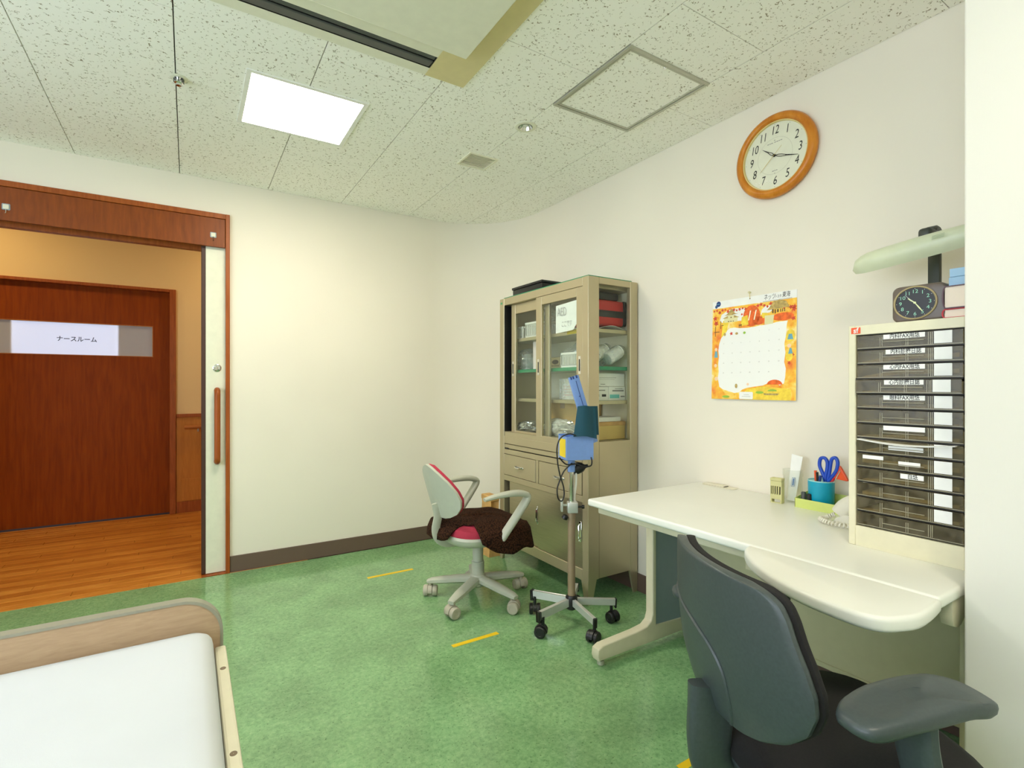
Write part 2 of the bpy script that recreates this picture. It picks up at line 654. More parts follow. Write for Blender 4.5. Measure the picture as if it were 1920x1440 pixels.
# nurse room door
t2 = root('trim_2', None, None, (-1.0, YN, 0), kind='structure')
bm = new(); box(bm, -.148, -.098, YN - .03, YN + .1, 0, 2.105, .003, 1)
part('door_jamb', bm, M_frame, t2, None, world=True)
bm = new(); box(bm, -2.0, -.148, YN - .03, YN + .1, 2.078, 2.105, .003, 1)
part('door_head', bm, M_frame, t2, None, world=True)
d2 = root('door_2', None, None, (-1.0, YN + .03, 0), kind='structure')
bm = new()
yd0, yd1 = YN + .02, YN + .055
box(bm, -2.0, -.146, yd0, yd1, .012, 1.473); box(bm, -2.0, -.146, yd0, yd1, 1.752, 2.078)
box(bm, -.28, -.146, yd0, yd1, 1.473, 1.752); box(bm, -2.0, -1.66, yd0, yd1, 1.473, 1.752)
part('door_leaf', bm, M_door2, d2, None, world=True)
bm = new()
for a in ((-1.66, -.28, 1.469, 1.4745), (-1.66, -.28, 1.7505, 1.756), (-.2815, -.276, 1.469, 1.756)):
    box(bm, a[0], a[1], yd0 - .003, yd1 + .003, a[2], a[3])
part('glazing_bead', bm, M_wains, d2, None, world=True)
def frosted():
    m, nt, b, out = nodes('frosted_glass')
    nt.nodes.remove(b)
    r = nt.nodes.new('ShaderNodeBsdfRefraction')
    r.inputs['IOR'].default_value = 1.02
    r.inputs['Roughness'].default_value = .35
    r.inputs['Color'].default_value = (.95, .96, 1, 1)
    t = nt.nodes.new('ShaderNodeBsdfTranslucent')
    t.inputs['Color'].default_value = (.9, .9, .92, 1)
    d = nt.nodes.new('ShaderNodeBsdfDiffuse')
    d.inputs['Color'].default_value = (.85, .85, .85, 1)
    m1 = nt.nodes.new('ShaderNodeMixShader'); m1.inputs[0].default_value = .35
    m2 = nt.nodes.new('ShaderNodeMixShader'); m2.inputs[0].default_value = .3
    nt.links.new(r.outputs[0], m1.inputs[1]); nt.links.new(t.outputs[0], m1.inputs[2])
    nt.links.new(m1.outputs[0], m2.inputs[1]); nt.links.new(d.outputs[0], m2.inputs[2])
    nt.links.new(m2.outputs[0], out.inputs['Surface'])
    return m
M_frost = frosted()
bm = new()
box(bm, -1.66, -.28, yd0 + .014, yd0 + .018, 1.473, 1.752)
part('frosted_pane', bm, M_frost, d2, None, world=True)
bm = new()
text(bm, 'ナースルーム', .05, frame3((-.823, yd0 + .0125, 1.608), (1, 0, 0), (0, 0, 1)), sx=.92, bold=.0007)
part('lettering', bm, M_ink, d2, None, world=True)
# corridor handrail
hr = root('handrail', 'round wooden handrail low on the corridor wall beside the nurse room door', 'handrail', (.4, YN - .07, .81))
bm = new(); tube(bm, [(-.03, YN - .055, .812), (2.2, YN - .055, .812)], .018, 12)
part('rail', bm, M_rail, hr, world=True)
for x in (.08, .9, 1.7):
    bm = new(); tube(bm, [(x, YN - .012, .77), (x, YN - .05, .775), (x, YN - .055, .80)], .008, 8)
    part('bracket', bm, M_alu, hr, world=True)
# room door frame, header and sliding door
t1 = root('trim_1', None, None, (-.8, YB, 0), kind='structure')
bm = new(); box(bm, .203, .226, YB - .018, YB + .12, 0, 2.297, .002, 1)
part('door_jamb', bm, M_frame, t1, None, world=True)
bm = new(); box(bm, -1.75, .203, YB - .016, YB + .02, 2.266, 2.297, .002, 1)
part('top_strip', bm, M_frame, t1, None, world=True)
bm = new(); box(bm, -1.75, .2005, YB - .008, YB + .014, 2.085, 2.2645, .0015, 1)
part('header_board', bm, M_header, t1, None, world=True)
bm = new(); box(bm, -1.75, .203, YB + .07, YB + .12, 2.07, 2.266)
part('rear_head', bm, M_frame, t1, None, world=True)
bm = new(); box(bm, -1.75, .203, YB + .014, YB + .07, 2.10, 2.266)
part('track_box', bm, M_darkedge, t1, None, world=True)
bm = new(); box(bm, .070, .226, YB - .012, YB + .1, -.004, .004)
part('sill_strip', bm, M_frame, t1, None, world=True)
d1 = root('door_1', None, None, (.3, YB + .045, 0), kind='structure')
bm = new(); box(bm, .094, 1.12, YB + .028, YB + .064, .008, 2.097)
part('door_leaf', bm, M_whitedoor, d1, None, world=True)
bm = new(); box(bm, .070, .094, YB + .026, YB + .066, .008, 2.097, .003, 1)
part('door_edge', bm, M_darkedge, d1, None, world=True, label='dark brown rubber closing edge')
hx = .156
bm = new()
tube(bm, catmull([(hx, YB + .03, 1.172), (hx, YB + .002, 1.174), (hx, YB - .018, 1.155), (hx, YB - .020, 1.10), (hx, YB - .020, .80), (hx, YB - .018, .737), (hx, YB + .002, .718), (hx, YB + .03, .72)], 5), .0175, 14)
part('door_handle', bm, M_frame, d1, world=True, label='vertical round wooden grab handle')
bm = new()
Ml = Matrix.Translation((hx, YB + .028, 1.316)) @ Matrix.Rotation(R_(90), 4, 'X')
lathe(bm, [(.024, 0), (.024, .004), (.020, .006), (.001, .006)], 24, Ml)
box(bm, hx - .004, hx + .004, YB + .012, YB + .024, 1.303, 1.329, .002, 1)
part('door_lock', bm, M_chrome, d1, world=True, label='round chrome thumb-turn lock')

# corridor lamps (their light is what makes the corridor warm)
for k, (x, yy) in enumerate(((-1.55, 5.1), (.75, 5.25))):
    L = root('corridor_lamp', ['round warm corridor ceiling lamp beyond the doorway, left one', 'round warm corridor ceiling lamp beyond the doorway, right one'][k], 'ceiling lamp', (x, yy, 2.73), group='corridor ceiling lamps')
    bm = new(); lathe(bm, [(.10, 0), (.11, .004), (.11, .02)], 28)
    part('lamp_rim', bm, M_white, L)
    bm = new(); lathe(bm, [(.001, -.001), (.095, -.001), (.095, .002)], 28)
    part('diffuser', bm, M_hall, L)

# ---------------------------------------------------------------- ceiling fittings
def panel_light(x0, x1, y0, y1, label, deep=True):
    L = root('ceiling_light', label, 'ceiling light', ((x0 + x1) / 2, (y0 + y1) / 2, H - .004), group='square ceiling light panels')
    bm = new()
    zt = H + (.04 if deep else 0)
    for a in ((x0 - .008, x0 + .012, y0 - .008, y1 + .008), (x1 - .012, x1 + .008, y0 - .008, y1 + .008), (x0 + .012, x1 - .012, y0 - .008, y0 + .012), (x0 + .012, x1 - .012, y1 - .012, y1 + .008)):
        box(bm, *a, H - .005, H - .0002)
    if deep:
        box(bm, x0 - .002, x1 + .002, y0 - .002, y1 + .002, H + .03, H + .036)
        for a in ((x0 - .0005, x0 + .002, y0, y1), (x1 - .002, x1 + .0005, y0, y1), (x0, x1, y0 - .0005, y0 + .002), (x0, x1, y1 - .002, y1 + .0005)):
            box(bm, *a, H - .001, H + .03)
    part('light_frame', bm, M_white, L, None, world=True)
    bm = new(); box(bm, x0 + .012, x1 - .012, y0 + .012, y1 - .012, H - .004, H - .001)
    part('diffuser', bm, M_lamp, L, None, world=True)
panel_light(*LIGHT, 'square ceiling light panel glowing white beside the air conditioner')
panel_light(.212, .702, -.62, -.13, 'square ceiling light panel above the bed side near the camera', False)

# air conditioner cassette
ac = root('air_conditioner', 'cream ceiling cassette air conditioner with dark louvre slot and yellowed end cap', 'air conditioner', (.2, 1.49, H - .04))
bm = new()
x0, x1, y0, y1 = ACR
S0, S1 = 1.884, 1.964           # louvre slot
XS = .838
zb = H - .006
box(bm, x0, XS, S1, y1 - .0005, zb, H + .03)
box(bm, x0, XS, 1.70, S0, zb, H + .03)
box(bm, x0, XS, y0, 1.70, zb, H + .03)
part('frame_panel', bm, M_cream, ac, None, world=True)
bm = new(); box(bm, XS, x1, y0, y1, zb - .0005, H + .03)
part('end_cap', bm, M_creamy, ac, None, world=True, label='yellowed plastic end cap')
bm = new(); box(bm, x0, XS, S0, S1, H + .022, H + .03)
box(bm, XS - .003, XS, S0, S1, zb, H + .03); box(bm, x0, XS, S0, S0 + .002, zb, H + .03); box(bm, x0, XS, S1 - .002, S1, zb, H + .03)
part('slot_lining', bm, M_black, ac, None, world=True)
bm = new()
Mx = Matrix.Translation((0, 1.938, H - .003)) @ Matrix.Rotation(R_(6), 4, 'X')
box(bm, x0, XS - .006, -.0235, .0235, -.004, .004, .003, 2, Mx)
part('louvre', bm, M_dark, ac, None, world=True)
bm = new()
Mx = Matrix.Translation((0, 1.898, H + .000)) @ Matrix.Rotation(R_(-8), 4, 'X')
box(bm, x0, XS - .004, -.012, .012, -.003, .003, .002, 2, Mx)
part('louvre', bm, M_dark, ac, None, world=True)
bm = new(); box(bm, -.62, .914, 1.10, 1.786, H - .042, H - .018, .004, 2)
box(bm, -.55, .86, 1.16, 1.74, H - .02, zb)
part('intake_panel', bm, M_cream, ac, None, world=True)

# access hatch
ah = root('access_hatch', 'square ceiling access hatch with double aluminium frame', 'access hatch', ((HATCH[0] + HATCH[1]) / 2, (HATCH[2] + HATCH[3]) / 2, H - .006))
def ring(bm, x0, x1, y0, y1, w, z0, z1, bev=.001):
    box(bm, x0, x1, y0, y0 + w, z0, z1, bev, 1); box(bm, x0, x1, y1 - w, y1, z0, z1, bev, 1)
    box(bm, x0, x0 + w, y0 + w, y1 - w, z0, z1, bev, 1); box(bm, x1 - w, x1, y0 + w, y1 - w, z0, z1, bev, 1)
bm = new(); ring(bm, *HATCH, .015, H - .006, H + .02)
part('outer_frame', bm, M_alu, ah, None, world=True)
i = .0175
bm = new(); ring(bm, HATCH[0] + i, HATCH[1] - i, HATCH[2] + i, HATCH[3] - i, .009, H - .004, H + .018)
part('door_frame', bm, M_alu, ah, None, world=True)
i = .0266
bm = new(); box(bm, HATCH[0] + i, HATCH[1] - i, HATCH[2] + i, HATCH[3] - i, H, H + .012)
part('hatch_tile', bm, M_tile, ah, None, world=True)
bm = new(); lathe(bm, [(.001, 0), (.007, 0), (.009, .003), (.009, .006)], 14, Matrix.Translation((1.66, HATCH[2] + .03, H - .005)))
part('latch', bm, M_chrome, ah, world=True)

# downlight, sprinkler, vent
dl = root('downlight', 'small round cream downlight beside the access hatch', 'downlight', (DOWN[0], DOWN[1], H - .006))
bm = new(); lathe(bm, [(.034, .04), (.034, .004), (.037, .0), (.052, .001), (.056, .0055), (.034, .0057)], 36, cap=False)
part('trim_ring', bm, M_cream, dl)
bm = new(); lathe(bm, [(.0335, .0), (.026, .018), (.018, .034), (.001, .034)], 30, cap=False)
part('reflector', bm, M_chrome, dl)
bm = new(); lathe(bm, [(.001, .006), (.012, .009), (.015, .02), (.010, .034)], 20, cap=False)
part('bulb', bm, M_white, dl)
sp = root('sprinkler_head', 'small metal ceiling sprinkler head on a round cream plate', 'sprinkler', (-.034, 2.604, H - .034))
bm = new(); lathe(bm, [(.010, .030), (.030, .0305), (.034, .0335)], 28)
part('cover_plate', bm, M_cream, sp)
bm = new(); lathe(bm, [(.001, 0), (.010, .001), (.011, .008), (.017, .011), (.018, .018), (.012, .022), (.015, .030)], 20)
part('sensor_cap', bm, M_chrome, sp)
bm = new()
for k in range(8):
    t = k * PI / 4
    box(bm, .016, .0195, -.0025, .0025, .013, .029, 0, 1, Matrix.Rotation(t, 4, 'Z'))
part('guard_ribs', bm, M_dark, sp)
M_vent = mat('vent_beige', (232, 228, 206), .5)
av = root('air_vent', 'small square beige ceiling vent grille with parallel slats', 'vent', ((VENT[0] + VENT[1]) / 2, (VENT[2] + VENT[3]) / 2, H - .006))
bm = new(); ring(bm, *VENT, .012, H - .006, H + .012)
box(bm, VENT[0] + .01, VENT[1] - .01, VENT[2] + .01, VENT[3] - .01, H + .024, H + .028)
part('vent_frame', bm, M_vent, av, None, world=True)
n = 9
for k in range(n):
    yy = VENT[2] + .012 + (k + .5) * (VENT[3] - VENT[2] - .024) / n
    bm = new()
    box(bm, VENT[0] + .012, VENT[1] - .012, -.0074, .0074, -.001, .001, 0, 1, Matrix.Translation((0, yy, H - .001)) @ Matrix.Rotation(R_(14), 4, 'X'))
    part('slat', bm, M_vent, av, None, world=True)

# ---------------------------------------------------------------- more materials
def steel_mat():
    m, nt, b, out = nodes('brushed_stainless')
    v = coords(nt, 'Object', (1, 1, 60))
    f = noise(nt, v, 8, 3)
    nt.links.new(ramp(nt, f, [(.3, (182, 172, 146)), (.7, (196, 186, 160))]), b.inputs['Base Color'])
    b.inputs['Metallic'].default_value = .9
    b.inputs['Roughness'].default_value = .3
    bump(nt, b, f, .02, .0005)
    return m
M_steel = steel_mat()
M_steelp = mat('satin_steel_panel', (190, 178, 146), .36, .55, var=.012, vs=6)
M_inside = mat('cabinet_inner_panel', (248, 240, 214), .6)
M_glass = clear('clear_glass', (250, 253, 251), .012, .03, fres=.10)
M_greenglass = mat('green_glass_shelf_edge', (40, 140, 98), .15)
M_bag = clear('clear_plastic_bag', (248, 249, 248), .14, .15, .20)
M_red = mat('red_nylon', (192, 40, 38), .6)
M_yellow = mat('yellow_label', (236, 206, 40), .6)
M_tape = mat('yellow_floor_tape', (240, 200, 24), .5)
M_basket = mat('white_basket_plastic', (236, 236, 228), .45)
M_kraft = mat('kraft_paper', (206, 160, 98), .75, vs=18, var=.07)
M_card = mat('tan_cardboard', (196, 164, 104), .75, vs=12)
M_cyan = mat('cyan_print', (112, 200, 200), .6)
M_pink = mat('pink_print', (226, 168, 168), .7)
M_foil = mat('silver_foil_pack', (205, 205, 200), .25, .8)
M_foilwrap = mat('wrapped_silver_pack', (206, 206, 198), .25, .35, var=.1, vs=40)
M_blue = mat('light_blue_enamel', (118, 152, 214), .4, vs=60)
M_bluedk = mat('navy_print', (36, 62, 128), .5)
M_teal = mat('teal_cuff_cloth', (22, 70, 86), .85, vs=90, bs=.3, bscale=900)
M_tan = mat('taupe_tube', (158, 136, 112), .4, .3)
M_shell = mat('pale_grey_chair_plastic', (186, 188, 172), .45)
M_castw = mat('pale_caster_plastic', (178, 172, 154), .5)
M_redfab = mat('crimson_fabric', (176, 46, 70), .85, vs=120, bs=.3, bscale=900)
def knit_mat():
    m, nt, b, out = nodes('brown_knit_cloth')
    v = coords(nt)
    w = nt.nodes.new('ShaderNodeTexVoronoi')
    w.inputs['Scale'].default_value = 130
    nt.links.new(v, w.inputs['Vector'])
    nt.links.new(ramp(nt, w.outputs['Distance'], [(.15, (74, 46, 30)), (.7, (30, 18, 12))]), b.inputs['Base Color'])
    b.inputs['Roughness'].default_value = .95
    b.inputs['Specular IOR Level'].default_value = .1
    bump(nt, b, w.outputs['Distance'], .6, .003)
    return m
M_knit = knit_mat()
M_slate = mat('slate_grey_chair_plastic', (60, 69, 69), .42, vs=150, var=.05, bs=.08, bscale=900)
M_slatefab = mat('black_seat_fabric', (21, 19, 19), .9, vs=200, var=.2, bs=.2, bscale=900)
M_desk = mat('desk_top_laminate', (232, 232, 224), .32, vs=3, var=.01)
M_deskedge = mat('desk_edge_ivory', (224, 218, 196), .35)
M_deskleg = mat('desk_leg_ivory', (206, 200, 174), .4)
M_deskpanel = mat('desk_side_panel_bluegrey', (128, 142, 150), .45)
M_beige = mat('drawer_unit_beige', (222, 216, 186), .45)
M_smoke = clear('smoky_clear_plastic', (214, 206, 182), .02, .12, .16, (170, 162, 136), .08)
M_smokeb = mat('smoky_plastic_body', (150, 142, 118), .35)
M_rib = mat('smoky_plastic_edge', (152, 146, 122), .3)
M_smokedk = mat('drawer_dark_gap', (34, 30, 20), .6)
M_lamphead = mat('lamp_shade_pale_green', (206, 212, 182), .35)
M_lamparm = mat('lamp_arm_dark_green_grey', (58, 62, 54), .45)
M_clockw = wood('honey_wood_rim', (186, 108, 26), (216, 142, 52), .28, (3, 3, 1), 8)
M_face = mat('clock_face_ivory', (226, 226, 208), .5, var=.01)
M_gold = mat('gold_metal', (206, 186, 100), .3, .6)
M_brownplastic = mat('taupe_clock_plastic', (98, 86, 76), .35)
M_lume = mat('pale_green_numerals', (150, 206, 178), .6)
M_hand = mat('pale_yellow_hands', (226, 232, 180), .5)
M_lime = mat('lime_card', (206, 216, 120), .6)
M_cup = mat('turquoise_plastic', (0, 158, 190), .4)
M_scis = mat('blue_scissor_handles', (28, 76, 190), .35)
M_orange = mat('orange_rubber', (232, 84, 30), .45)
M_redp = mat('red_plastic', (190, 30, 40), .35)
M_phone = mat('phone_ivory', (226, 222, 206), .35)
M_gadget = mat('pale_olive_plastic', (200, 196, 140), .5)
M_lblue = mat('pale_blue_paper', (160, 196, 224), .6)
M_maroon = mat('maroon_book_cover', (74, 30, 34), .35)
M_bookred = mat('red_book_cover', (186, 30, 36), .5)
M_pages = mat('book_page_block', (238, 222, 204), .8)
M_footlam = wood('footboard_laminate', (176, 148, 118), (192, 164, 132), .5, (1.5, 1, 10), 12)
M_foottrim = mat('footboard_edge_grey', (150, 148, 130), .4)
M_bedframe = mat('bed_rail_ivory', (226, 220, 196), .4)
M_sheet = mat('white_bed_sheet', (206, 209, 212), .85, vs=4, var=.01, bs=.15, bscale=500, spec=.1)
M_socket = mat('rail_hole_shade', (126, 108, 86), .6)

# ---------------------------------------------------------------- shared parts
def caster(parent, x, y, r, w, rot, mw, mh, ztop, stem=.006):
    """twin-wheel caster: hood part carrying two wheels"""
    Mc = Matrix.Translation((x, y, 0)) @ Matrix.Rotation(rot, 4, 'Z')
    bm = new()
    pts = [(r * 1.12 * math.cos(t), r + r * 1.12 * math.sin(t)) for t in [R_(a) for a in range(-10, 191, 15)]]
    pts += [(-.7 * r, r * .75), (.7 * r, r * .75)]
    Mp = Mc @ Matrix(((1, 0, 0, 0), (0, 0, 1, 0), (0, 1, 0, 0), (0, 0, 0, 1)))
    prism(bm, pts, -w * .22, w * .22, Mp, .001, 1)
    lathe(bm, [(stem, r * 1.9), (stem, ztop)], 12, Mc @ Matrix.Translation((r * .35, 0, 0)))
    h = part('caster', bm, mh, parent)
    for s in (-1, 1):
        bm = new()
        Mw = Mc @ Matrix.Translation((0, s * w * .26, r)) @ Matrix.Rotation(R_(90) * -s, 4, 'X')
        lathe(bm, [(r * .98, 0), (r, w * .05), (r, w * .36), (r * .86, w * .46), (r * .55, w * .48), (r * .5, w * .44), (.0005, w * .44)], 22, Mw)
        part('wheel', bm, mw, h)
    return h

# ---------------------------------------------------------------- stainless medicine cabinet
XF, XB, YR, YL, ZT = 1.849, 2.226, 2.155, 3.097, 1.806
cab = root('medicine_cabinet', 'tall stainless steel medicine cabinet with sliding glass doors against the wall', 'cabinet', ((XF + XB) / 2, (YR + YL) / 2, 0))
def cp(name, bm, m, sm=None, **k):
    return part(name, bm, m, cab, sm, True, **k)
# carcass: posts, rails, lower side, back
bm = new()
box(bm, XF, 1.930, YR, YR + .05, .13, ZT, .003, 1)            # front right corner post
box(bm, XF, 1.900, 3.040, YL, .13, ZT, .003, 1)               # front left post
box(bm, 2.168, XB, YR, YR + .03, .13, ZT, .003, 1)
box(bm, 2.168, XB, YL - .03, YL, .13, ZT, .003, 1)
box(bm, XF + .001, XB - .001, YR + .05, 3.040, 1.757, ZT - .001, .002, 1)  # top
box(bm, 1.930, 2.168, YR + .001, YR + .03, 1.770, ZT - .001)
box(bm, 1.930, 2.168, YR + .001, YR + .02, .133, .889)
box(bm, 1.900, 2.168, YL - .02, YL - .001, .133, ZT - .002)
box(bm, XF + .002, XB - .012, YR + .05, 3.040, .838, .888)   # deck
box(bm, XF, XF + .012, 3.040, YR + .05, .806, .856, .002, 1)  # rail under glass doors
box(bm, XF, XF + .012, 3.040, YR + .05, .735, .768, .002, 1)
box(bm, XF, XF + .012, 3.040, YR + .05, .553, .590, .002, 1)
box(bm, XF, XF + .012, 2.628, 2.655, .590, .735)
box(bm, XF, XF + .02, 3.040, YR + .05, .121, .184, .003, 1)
box(bm, XF + .01, XB - .012, YR + .02, YL - .02, .133, .15)
cp('carcass', bm, M_steelp)
bm = new(); box(bm, XB - .012, XB - .002, YR + .03, YL - .03, .14, 1.76)
cp('back_panel', bm, M_inside)
bm = new(); box(bm, XF + .03, XF + .04, YR + .05, 3.02, .15, .80)
cp('inner_shade_sheet', bm, M_black)  # black sheet painting the shade seen through drawer and door gaps
# writing shelf slot
bm = new(); box(bm, XF + .002, XF + .014, YR + .055, 3.035, .774, .802, .002, 1)
cp('pull_out_shelf', bm, M_steelp)
bm = new(); box(bm, XF - .001, XF + .01, 2.985, 3.030, .768, .779, .001, 1)
cp('shelf_catch', bm, M_black)
# drawers
for a, b in ((2.659, 3.037), (2.209, 2.624)):
    bm = new(); box(bm, XF - .001, XF + .02, a + .002, b - .002, .593, .732, .002, 1)
    d = cp('drawer', bm, M_steelp)
    c = (a + b) / 2
    bm = new()
    box(bm, XF - .006, XF, c - .055, c + .055, .655, .668, .002, 1)
    tube(bm, [(XF - .006, c - .045, .664), (XF - .016, c - .03, .660), (XF - .018, c, .658), (XF - .016, c + .03, .660), (XF - .006, c + .045, .664)], (.005), 6)
    part('handle', bm, M_chrome, d, 40, True)
# lower sliding doors
for a, b, dx, hy in ((2.60, 2.992, .016, 2.640), (2.206, 2.640, .006, 2.228)):
    bm = new(); box(bm, XF + dx, XF + dx + .009, a, b, .186, .552, .001, 1)
    d = cp('sliding_door', bm, M_steel)
    if dx > .01:
        hy = 2.655
    bm = new()
    box(bm, XF + dx - .003, XF + dx, hy - .010, hy + .010, .330, .445, .002, 1)
    tube(bm, [(XF + dx - .003, hy, .345), (XF + dx - .012, hy, .352), (XF + dx - .012, hy, .42), (XF + dx - .003, hy, .43)], .005, 6)
    part('handle', bm, M_chrome, d, 40, True)
# upper glass sliding doors (left one on the rear track)
def gdoor(y0, y1, x0, sl, sr, zb, zt, glass0, glass1, handles):
    bm = new()
    box(bm, x0, x0 + .018, y0, y0 + sr, zb, zt, .002, 1); box(bm, x0, x0 + .018, y1 - sl, y1, zb, zt, .002, 1)
    box(bm, x0, x0 + .018, y0 + sr, y1 - sl, zb, glass0, .002, 1); box(bm, x0, x0 + .018, y0 + sr, y1 - sl, glass1, zt, .002, 1)
    d = cp('glass_door', bm, M_steelp)
    bm = new(); box(bm, x0 + .008, x0 + .011, y0 + sr - .003, y1 - sl + .003, glass0 - .003, glass1 + .003)
    part('pane', bm, M_glass, d, None, True)
    for hy in handles:
        bm = new(); ring3(bm, x0 - .002, hy, 1.318)
        part('recessed_pull', bm, M_chrome, d, 40, True)
        bm = new(); box(bm, x0 - .0008, x0 + .0004, hy - .005, hy + .005, 1.285, 1.350)
        part('pull_recess', bm, M_black, d, None, True)
def ring3(bm, x, y, z):
    box(bm, x, x + .003, y - .010, y - .006, z - .05, z + .05); box(bm, x, x + .003, y + .006, y + .010, z - .05, z + .05)
    box(bm, x, x + .003, y - .006, y + .006, z + .034, z + .05); box(bm, x, x + .003, y - .006, y + .006, z - .05, z - .034)
gdoor(2.56, 2.998, XF + .034, .05, .05, .856, 1.756, .900, 1.690, [2.975])
gdoor(2.206, 2.660, XF + .004, .060, .056, .856, 1.756, .892, 1.704, [2.632, 2.232])
bm = new(); box(bm, XF + .002, XF + .064, 3.033, 3.0395, .858, 1.755)
cp('gap_strip', bm, M_black)  # black strip added so the gap beside the left door reads dark
bm = new(); box(bm, XF + .056, XF + .06, 2.995, 3.033, .86, 1.75)
cp('gap_shade_plate', bm, M_black)  # black plate standing in for the shade inside the open gap
# side pane and metal bead
bm = new(); box(bm, 1.928, 2.170, YR + .010, YR + .013, .887, 1.772)
cp('side_pane', bm, M_glass)
# shelves
for z, m, lab in ((1.525, M_steelp, None), (1.312, M_greenglass, 'green glass shelf'), (1.117, M_steelp, None)):
    bm = new(); box(bm, XF + .066, XB - .014, YR + .034, YL - .03, z - .021, z, .001, 1)
    cp('shelf', bm, m, label=lab)
# bracket studs, green top glass, tapered legs, maker sticker left off but colour chip kept
bm = new(); box(bm, XF + .012, XB - .035, YR + .012, YL - .035, ZT, ZT + .007, .001, 1)
cp('top_glass', bm, M_greenglass, label='green tinted glass sheet lying on the top')
bm = new(); box(bm, XF - .0012, XF, 3.062, 3.084, 1.768, 1.782)
cp('name_sticker', bm, mat('green_sticker', (96, 170, 120), .5), label='small green sticker on the top left corner')
def leg(x, y, sx, sy):
    bm = new()
    a, b = .062, .030
    top = [(x, y), (x + sx * a, y), (x + sx * a, y + sy * .012), (x + sx * .012, y + sy * .012), (x + sx * .012, y + sy * a), (x, y + sy * a)]
    bot = [(x, y), (x + sx * b, y), (x + sx * b, y + sy * .012), (x + sx * .012, y + sy * .012), (x + sx * .012, y + sy * b), (x, y + sy * b)]
    loft(bm, [[Vector((p[0], p[1], .133)) for p in top], [Vector((p[0], p[1], 0)) for p in bot]])
    cp('leg', bm, M_steelp)
leg(XF + .001, YR + .001, 1, 1); leg(XF + .001, YL - .001, 1, -1); leg(XB - .001, YR + .001, -1, 1); leg(XB - .001, YL - .001, -1, -1)
# paper note on the glass
MR = lambda y, z, x: frame3((x, y, z), (0, -1, 0), (0, 0, 1))     # print frame for surfaces facing -X
nt_ = root('paper_note', 'handwritten white paper note taped inside the cabinet glass door', 'note', (XF + .0155, 2.362, 1.515))
def note_pt(u, v):
    s = -.108 + .205 * u
    t = -.085 + .165 * v + .010 * u
    if u > .8 and v < .3:
        t += .10 * (u - .8) * (1 - v / .3) * 2
    return (XF + .0165 + .002 * math.sin(3 * u + v), 2.362 - s, 1.600 + t)
bm = new(); sheet(bm, 10, 8, lambda u, v: note_pt(u, v), .0006)
part('sheet', bm, M_paper, nt_, 40, True)
bm = new()
text(bm, 'AED', .070, MR(2.408, 1.636, XF + .0135), sx=.66)
text(bm, 'ここです', .040, MR(2.362, 1.562, XF + .0135), sx=.62)
part('handwriting', bm, mat('pencil_grey', (176, 176, 174), .8), nt_, None, True, kind='stuff')

# contents
def basket(x0, x1, y0, y1, z0, h, label):
    b = root('plastic_basket', label, 'basket', ((x0 + x1) / 2, (y0 + y1) / 2, z0), group='white plastic baskets in the cabinet')
    bm = new()
    box(bm, x0, x1, y0, y1, z0, z0 + .006); 
    ring(bm, x0 - .004, x1 + .004, y0 - .004, y1 + .004, .010, z0 + h - .014, z0 + h, .002)
    ring(bm, x0, x1, y0, y1, .006, z0 + .006, z0 + .018, 0)
    part('rim_and_base', bm, M_basket, b, None, True)
    bm = new()
    n = max(4, int((y1 - y0) / .012))
    for k in range(n + 1):
        yy = y0 + (y1 - y0) * k / n
        for x in (x0, x1 - .003):
            box(bm, x, x + .003, yy - .003, yy + .003, z0 + .012, z0 + h - .01)
    n = max(4, int((x1 - x0) / .016))
    for k in range(n + 1):
        xx = x0 + (x1 - x0) * k / n
        for yy in (y0, y1 - .003):
            box(bm, xx - .003, xx + .003, yy, yy + .003, z0 + .012, z0 + h - .01)
    part('slatted_sides', bm, M_basket, b, None, True)
    return b
basket(1.945, 2.15, 2.945, 3.055, 1.525, .085, 'white slatted basket at the left end of the top cabinet shelf')
basket(1.945, 2.15, 2.76, 2.915, 1.525, .105, 'taller white slatted basket beside the left one on the top cabinet shelf')
basket(1.945, 2.12, 2.36, 2.520, 1.312, .092, 'white slatted basket on the green shelf behind the right glass door')
def lump(name, label, cat, cx, cy, z0, rx, ry, h, m, seed=0, group=None, amp=.18, mats=None):
    rnd = random.Random(seed)
    bm = new()
    bmesh.ops.create_icosphere(bm, subdivisions=4, radius=1)
    ph = [(rnd.uniform(2, 7), rnd.uniform(2, 7), rnd.uniform(2, 7), rnd.uniform(0, 6)) for _ in range(7)]
    for v in bm.verts:
        d = v.co.copy()
        k = 1 + sum(amp / 3 * abs(math.sin(a * d.x + b * d.y + c * d.z + p)) - amp / 6 for a, b, c, p in ph)
        v.co = Vector((cx + d.x * rx * k, cy + d.y * ry * k, max(z0 + .001, z0 + h / 2 + d.z * h / 2 * k)))
    return single(name, bm, m, label, cat, group, smooth=25)
lump('plastic_bag', 'crumpled clear plastic bag hanging over the baskets on the top shelf', 'bag', 2.05, 2.73, 1.632, .085, .12, .10, M_bag, 3)
lump('plastic_bag', 'clear plastic bag wrapped round a white box on the green shelf, left', 'bag', 2.02, 3.00, 1.312, .075, .065, .145, M_bag, 5)
bm = new(); box(bm, 1.985, 2.05, 2.965, 3.035, 1.314, 1.40, .004, 1); box(bm, 2.0, 2.04, 2.98, 3.02, 1.40, 1.425, .004, 1)
single('medicine_carton', bm, M_paper, 'white medicine carton inside the clear bag on the green shelf', 'carton', smooth=None)
bm = new(); box(bm, 1.97, 2.03, 2.81, 2.865, 1.312, 1.50, .004, 1, Matrix.Translation((0, 0, 0)))
single('pink_packet', bm, mat('pale_pink_packet', (236, 222, 220), .6), 'upright pale pink packet beside the bagged carton', 'packet', smooth=None)
pb = root('medicine_box', 'small pale medicine box with a dark oval on the green shelf', 'box', (2.0, 2.6, 1.312))
